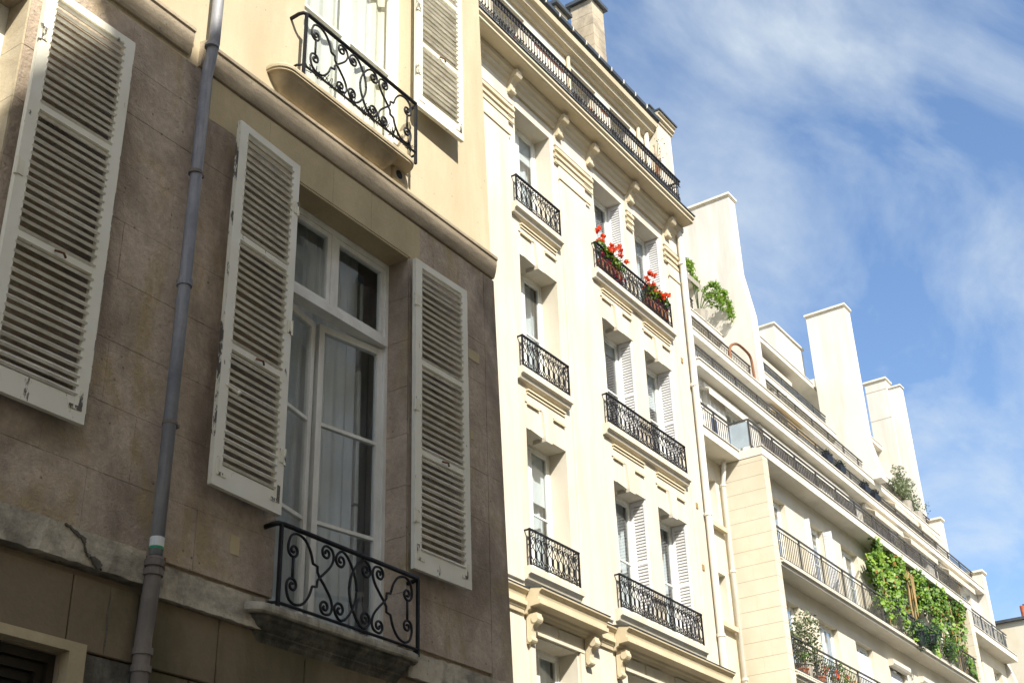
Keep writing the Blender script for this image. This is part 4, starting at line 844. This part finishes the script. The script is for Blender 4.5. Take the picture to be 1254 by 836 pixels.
# ---------------------------------------------------------------- houses across the street (behind the viewer; they shade the stone house)
OP = thing('opposite_house', (20, -4, GR), 'long plain house across the street behind the viewer', 'house')
hl = [(x, x + 1.2, z, z + 2.2) for x in [-1.2 + 2.9 * k for k in range(16)] for z in (1.2, 4.5, 7.8, 11.1, 14.2)]
ow = MB()
for p in wall_holes(-2.22, 46, GR, 16.88, 0, hl, .3).f: pass
tmp = wall_holes(-2.22, 46, GR, 16.88, 0, hl, .3); tmp.v = [(v[0], -4 - v[1], v[2]) for v in tmp.v]; tmp.f = [f[::-1] for f in tmp.f]
tmp.box(-2.22, -1.9, -14, -4.31, GR, 16.88); part('wall', tmp, 'opposite_render', OP)
part('roof', MB().prism([(-3.8, 16.885), (-9, 20.1), (-14, 16.885)], 'x', -2.3, 46), 'zinc', OP)
for a, b, c, d in hl:
    part('window', MB().box(a, b, -4.36, -4.31, c, d), 'dark_room', OP); part('shutter', MB().box(a - .62, a - .04, -3.99, -3.95, c, d), 'shutter_white', OP)
OQ = thing('opposite_gable_house', (-8, -4, GR), 'lower gabled house across the street behind the viewer', 'house')
part('wall', MB().prism([(-2.25, GR), (-2.25, 16.4), (-4.4, 14.2), (-14, 14.2), (-14, GR)], 'y', -13, -4.0), 'opposite_render', OQ)

# ---------------------------------------------------------------- plants
def leaves_obj(name, m, parent, clusters, size, nrm=None, asp=.6):
    mb = MB()
    for (x, y, z, rx, ry, rz, n) in clusters:
        for _ in range(n):
            while True:
                a, b, c = (random.uniform(-1, 1) for _ in range(3))
                if a * a + b * b + c * c < 1: break
            mb.leaf((x + a * rx, y + b * ry, z + c * rz), size * random.uniform(.6, 1.3), nrm, asp)
    return part(name, mb, m, parent, kind='stuff')
def stems(parent, base, tips, r=.008, m='wood_brown'):
    mb = MB()
    for t in tips:
        b = Vector(base); t = Vector(t); mid = (b + t) / 2 + Vector((random.uniform(-.05, .05), random.uniform(-.05, .05), 0)); mb.tube([b, mid, t], [r, r * .8, r * .4], 4)
    return part('stem', mb, m, parent)
def trough(parent, x0, x1, y0, y1, z0, z1, m='terracotta'):
    t = .015; mb = MB().prism([(y0 + .02, z0), (y0, z1), (y0 + t, z1), (y0 + .02 + t, z0 + t), (y1 - .02 - t, z0 + t), (y1 - t, z1), (y1, z1), (y1 - .02, z0)], 'x', x0, x1)
    mb.box(x0 - .001, x0 + t, y0 + .021, y1 - .021, z0 + .002, z1 - .002); mb.box(x1 - t, x1 + .001, y0 + .021, y1 - .021, z0 + .002, z1 - .002); o = part('planter', mb, m, parent); part('soil', MB().box(x0 + t, x1 - t, y0 + .03, y1 - .03, z1 - .05, z1 - .03), 'soil', parent); return o
def geranium(x0, x1, lab):
    y, z = 9.97, 12.74; o = thing('geranium_box', ((x0 + x1) / 2, y, z), lab, 'flower box', 'geranium boxes on the top floor')
    trough(o, x0, x1, y - .06, y + .09, z - .04, z + .14, 'wood_brown')
    n = 5; cl = [(x0 + (x1 - x0) * (i + .5) / n, y, z + .32 + random.uniform(-.05, .12), .16, .11, .18, 70) for i in range(n)]
    leaves_obj('foliage', 'leaf_green', o, cl, .075, asp=.8); leaves_obj('light_foliage', 'leaf_lime', o, [(c[0] + .04, c[1] - .03, c[2] - .03, .15, .1, .14, 30) for c in cl], .06, asp=.8)
    stems(o, ((x0 + x1) / 2, y, z + .1), [(c[0], c[1], c[2]) for c in cl])
    fl = []
    for _ in range(16): fl.append((random.uniform(x0 - .05, x1 + .05), y + random.uniform(-.14, .05), z + random.uniform(.36, .80), .055, .05, .05, 34))
    leaves_obj('blossom', 'petal_red', o, fl, .05, asp=.9)
    leaves_obj('trailing_blossom', 'petal_dark', o, [(random.uniform(x0, x1), y - .04, z + random.uniform(-.02, .35), .07, .03, .07, 14) for _ in range(22)], .045, asp=.9)
    return o
geranium(18.22, 19.02, 'left of the two boxes of red geraniums behind the top iron railing'); geranium(20.0, 20.8, 'right of the two boxes of red geraniums behind the top iron railing')
def pot_plant(name, x, y, z, pot, r, h, m, lab, cat, n=160, leaf=.06, grp=None, blossom=None, stemmy=False):
    o = thing(name, (x, y, z), lab, cat, grp); prof = [(0, pot[1] * .72), (pot[0] * .9, pot[1]), (pot[0], pot[1])]
    mb = MB().tube([(x, y, z), (x, y, z + pot[0])], [pot[1] * .75, pot[1]], 10); mb.tube([(x, y, z + pot[0]), (x, y, z + pot[0] + .03)], pot[1] * 1.1, 10); part('pot', mb, pot[2], o)
    cl = []; k = 6
    for i in range(k): cl.append((x + random.uniform(-r, r) * .6, y + random.uniform(-r, r) * .4, z + pot[0] + h * random.uniform(.25, .85), r * .55, r * .45, h * .28, n // k))
    leaves_obj('foliage', m, o, cl, leaf); stems(o, (x, y, z + pot[0]), [(c[0], c[1], c[2] + c[5] * .5) for c in cl], .012 if stemmy else .008)
    if blossom: leaves_obj('blossom', blossom, o, [(x + random.uniform(-r, r), y - r * .4, z + pot[0] + h * random.uniform(.2, .8), .045, .04, .045, 16) for _ in range(3)], .045, asp=.9)
    return o
zt = ZS + .19
pot_plant('potted_plant', 18.62, 9.8, zt, (.14, .11, 'navy_pot'), .16, .30, 'leaf_green', 'small green pot plant on the long top balcony, left of the bigger one', 'plant', 120)
pot_plant('potted_plant', 19.95, 9.8, zt, (.14, .12, 'navy_pot'), .18, .36, 'leaf_green', 'leafy green pot plant in the middle of the long top balcony', 'plant', 170)
pot_plant('bare_shrub', 20.75, 9.85, zt, (.2, .14, 'navy_pot'), .32, 1.25, 'leaf_olive', 'sparse twiggy shrub near the end of the long top balcony', 'shrub', 70, .05, stemmy=True)
for i, (x, l) in enumerate(((15.3, 'red flowers on the long top balcony beside the stone house'), (17.9, 'pinkish red flowers low on the long top balcony'))):
    pot_plant('balcony_flowers', x, 9.8, zt, (.15, .14, 'terracotta'), .3, .36, 'leaf_dark', l, 'flowers', 110, .06, 'flowers on the top balcony', 'petal_coral')
for x0, x1, l in ((18.9, 19.5, 'left dark planter tub standing on the long top balcony'), (20.25, 20.95, 'right dark planter tub standing on the long top balcony')):
    t_ = thing('planter_tub', ((x0 + x1) / 2, 9.85, zt), l, 'planter', 'dark tubs on the top balcony'); trough(t_, x0, x1, 9.7, 10.0, zt, zt + .42, 'navy_pot')
    leaves_obj('foliage', 'leaf_dark', t_, [((x0 + x1) / 2, 9.85, zt + .45, .25, .12, .06, 60)], .05)

# the vine hanging over the fourth-floor balcony
VN = thing('climbing_vine', (41.5, 12.1, 10.9), 'lush green climbing vine draped over the balcony of the white block', 'vine')
def vine_density(x, z):
    u = (x - 37.0) / 9.6; v = (z - 10.9) / 2.65
    d = .0
    if v > .70 - .14 * math.sin(u * 13): d = 1.0
    if u < .30: d = max(d, 1.0 if v > .12 + u * .5 - (.1 if u > .1 else 0) else .15)
    for c, wd, lo in ((.345, .02, .35), (.50, .03, .5), (.615, .03, .2), (.74, .03, .45), (.81, .03, .1), (.955, .035, -.2)):
        if abs(u - c) < wd and v > lo: d = max(d, .85)
    if v < .30 and .26 < u < .62: d = max(d, .6)
    return d * (.8 + .4 * math.sin(x * 5.1) * math.sin(z * 4.3 + x))
VB = {'leaf_lime': MB(), 'leaf_green': MB(), 'leaf_dark': MB(), 'leaf_autumn': MB()}
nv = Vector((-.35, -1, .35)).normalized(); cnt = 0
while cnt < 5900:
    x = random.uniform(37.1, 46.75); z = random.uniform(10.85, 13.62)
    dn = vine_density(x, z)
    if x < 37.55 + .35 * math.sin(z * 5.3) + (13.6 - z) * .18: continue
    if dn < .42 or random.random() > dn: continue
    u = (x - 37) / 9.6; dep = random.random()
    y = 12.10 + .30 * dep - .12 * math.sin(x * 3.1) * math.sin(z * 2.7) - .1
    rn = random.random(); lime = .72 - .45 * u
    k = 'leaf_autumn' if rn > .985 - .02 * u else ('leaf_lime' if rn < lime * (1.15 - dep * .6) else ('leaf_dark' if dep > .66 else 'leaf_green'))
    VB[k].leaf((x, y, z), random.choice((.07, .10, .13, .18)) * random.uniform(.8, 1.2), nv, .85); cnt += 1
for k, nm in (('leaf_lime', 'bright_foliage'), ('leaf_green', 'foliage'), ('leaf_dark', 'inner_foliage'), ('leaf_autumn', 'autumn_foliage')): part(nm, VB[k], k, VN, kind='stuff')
for x in (38.6, 41.0, 41.25, 43.2, 44.0, 45.4, 45.9, 46.4):
    P = [(x + random.uniform(-.06, .06), 12.15, 10.9 + k * .45) for k in range(7)]; part('trunk', MB().tube(P, .03 if x < 42 else .022, 5), 'awning_tan', VN)
tr_ = MB()
for dx in (-.16, -.05, .05, .16): tr_.tube([(41.1, 12.02, 11.9), (41.1 + dx, 12.02, 13.25)], .016, 5)
for z, wd in ((12.6, .1), (13.2, .18)): tr_.tube([(41.1 - wd, 12.02, z), (41.1 + wd, 12.02, z)], .014, 5)
tl = part('trellis', tr_, 'awning_tan', None); tag(tl, 'fan shaped reddish wooden trellis standing in the vine', 'trellis')
def topiary(x, z, rx, rz, lab, m='leaf_dark'):
    o = thing('hanging_shrub', (x, 11.9, z - rz), lab, 'shrub'); mb = MB()
    for _ in range(520):
        a, t = random.uniform(0, 2 * math.pi), math.acos(random.uniform(-1, 1)); rr_ = random.uniform(.75, 1.02); p = (x + rx * rr_ * math.sin(t) * math.cos(a), 11.86 + rx * .8 * rr_ * math.sin(t) * math.sin(a), z + rz * rr_ * math.cos(t))
        mb.leaf(p, .07, Vector((math.sin(t) * math.cos(a), math.sin(t) * math.sin(a), math.cos(t))), .5)
    part('foliage', mb, m, o, kind='stuff'); part('pot', MB().tube([(x, 11.9, z - rz * .6), (x, 11.9, z + rz * .2)], [rx * .4, rx * .5], 9), 'navy_pot', o); return o
topiary(40.4, 11.12, .36, .52, 'dense dark green clipped shrub hanging over the balcony edge under the vine'); topiary(41.65, 11.35, .36, .40, 'smaller dark green clipped shrub behind the hanging one'); topiary(43.3, 11.3, .3, .4, 'mid green shrub at the foot of the hanging vine stems', 'leaf_green')
# third-floor balcony plants
pot_plant('olive_tree', 31.35, 12.2, 8.06, (.35, .22, 'pot_stone'), .62, 1.55, 'leaf_olive', 'grey green olive tree in a pot at the end of the lowest balcony', 'tree', 1300, .085, stemmy=True)
for x, m, b, l in ((31.2, 'leaf_green', None, 'leafy green plant on the lowest balcony beside the stone fin'), (32.3, 'leaf_dark', 'petal_coral', 'dark bushy plant with coral flowers on the lowest balcony'), (33.4, 'leaf_green', 'petal_red', 'red flowering plant hanging on the lowest railing'), (34.3, 'leaf_lime', 'petal_coral', 'yellow green plant with few coral flowers on the lowest railing'), (36.3, 'leaf_lime', None, 'bright green plant on the lowest railing before the closed shutter'), (39.2, 'leaf_green', 'petal_coral', 'small flowering plant at the right of the lowest balcony')):
    pot_plant('railing_plant', x, 12.2, 8.06, (.22, .16, 'terracotta'), .36, .60, m, l, 'plant', 240, .07, 'plants on the lowest balcony', b)
# dark round planters on the first setback terrace
for i, (x, l) in enumerate(((39.45, 'first of the dark round planters on the terrace railing, from the left'), (40.6, 'second dark round planter on the terrace railing'), (42.85, 'third dark round planter on the terrace railing'), (43.8, 'last dark round planter on the terrace railing, greenish'))):
    o = thing('rail_planter', (x, 13.6, 17.0), l, 'planter', 'dark round planters on the terrace'); trough(o, x - .24, x + .24, 13.47, 13.69, 17.02, 17.22, 'navy_pot'); leaves_obj('foliage', 'navy_leaf', o, [(x + dx_, 13.58, 17.28, .17, .15, .15, 150) for dx_ in (-.13, 0, .13)], .055)
# terrace shrubs higher up
def terrace_shrub(x, y, z, rx, h, n, m, lab, name='terrace_shrub', leaf=.13):
    o = thing(name, (x, y, z), lab, 'shrub'); part('pot', MB().tube([(x, y, z), (x, y, z + .4)], [.22, .28], 10), 'pot_stone', o); cl = []
    for i in range(9): cl.append((x + random.uniform(-rx, rx) * .75, y + random.uniform(-.3, .3), z + .4 + h * random.uniform(.15, .95), rx * .38, .3, h * .2, n // 9))
    leaves_obj('foliage', m, o, cl, leaf, asp=.45); stems(o, (x, y, z + .4), [(c[0], c[1], c[2] + c[5]) for c in cl], .014, 'leaf_olive'); return o
terrace_shrub(52.1, 14.95, 19.45, 1.35, 1.2, 1300, 'leaf_olive', 'pale grey green shrub on the terrace in front of the far flue wall')
terrace_shrub(53.6, 15.0, 19.45, .9, 1.35, 300, 'leaf_dark', 'dark feathery shrub against the sky beside the pale one', leaf=.1)
o = thing('bamboo', (36.3, 16.15, 21.7), 'arching light green bamboo on the top terrace against the white wall', 'plant'); tips = [(34.85, 15.7, 23.25), (35.2, 15.8, 23.35), (37.2, 15.6, 23.15), (37.4, 15.55, 22.8), (36.8, 15.6, 22.75), (37.3, 15.5, 22.4), (35.5, 15.8, 22.9), (36.6, 15.6, 23.2)]
part('pot', MB().tube([(36.3, 16.15, 21.7), (36.3, 16.15, 22.1)], [.25, .3], 10), 'pot_stone', o); mb = MB(); lf = []
for t in tips:
    sg = 1 if t[0] > 36.3 else -1
    P = catmull([(36.3, 16.15, 22.0), ((36.3 + t[0]) / 2, 15.95, (22.0 + t[2]) / 2 + .35), t, (t[0] + .12 * sg, t[1] - .05, t[2] - .25)], 6); mb.tube(P, .016, 4); lf += [(p.x, p.y, p.z, .15, .12, .11, 13) for p in P[6:]]
part('cane', mb, 'leaf_olive', o); leaves_obj('foliage', 'leaf_lime', o, lf, .15, asp=.35)

# ---------------------------------------------------------------- lift everything so that the street lies at z = 0
for ob in list(sc.objects):
    if ob.parent is None and ob.type in ('MESH', 'EMPTY'): ob.location.z += EYE
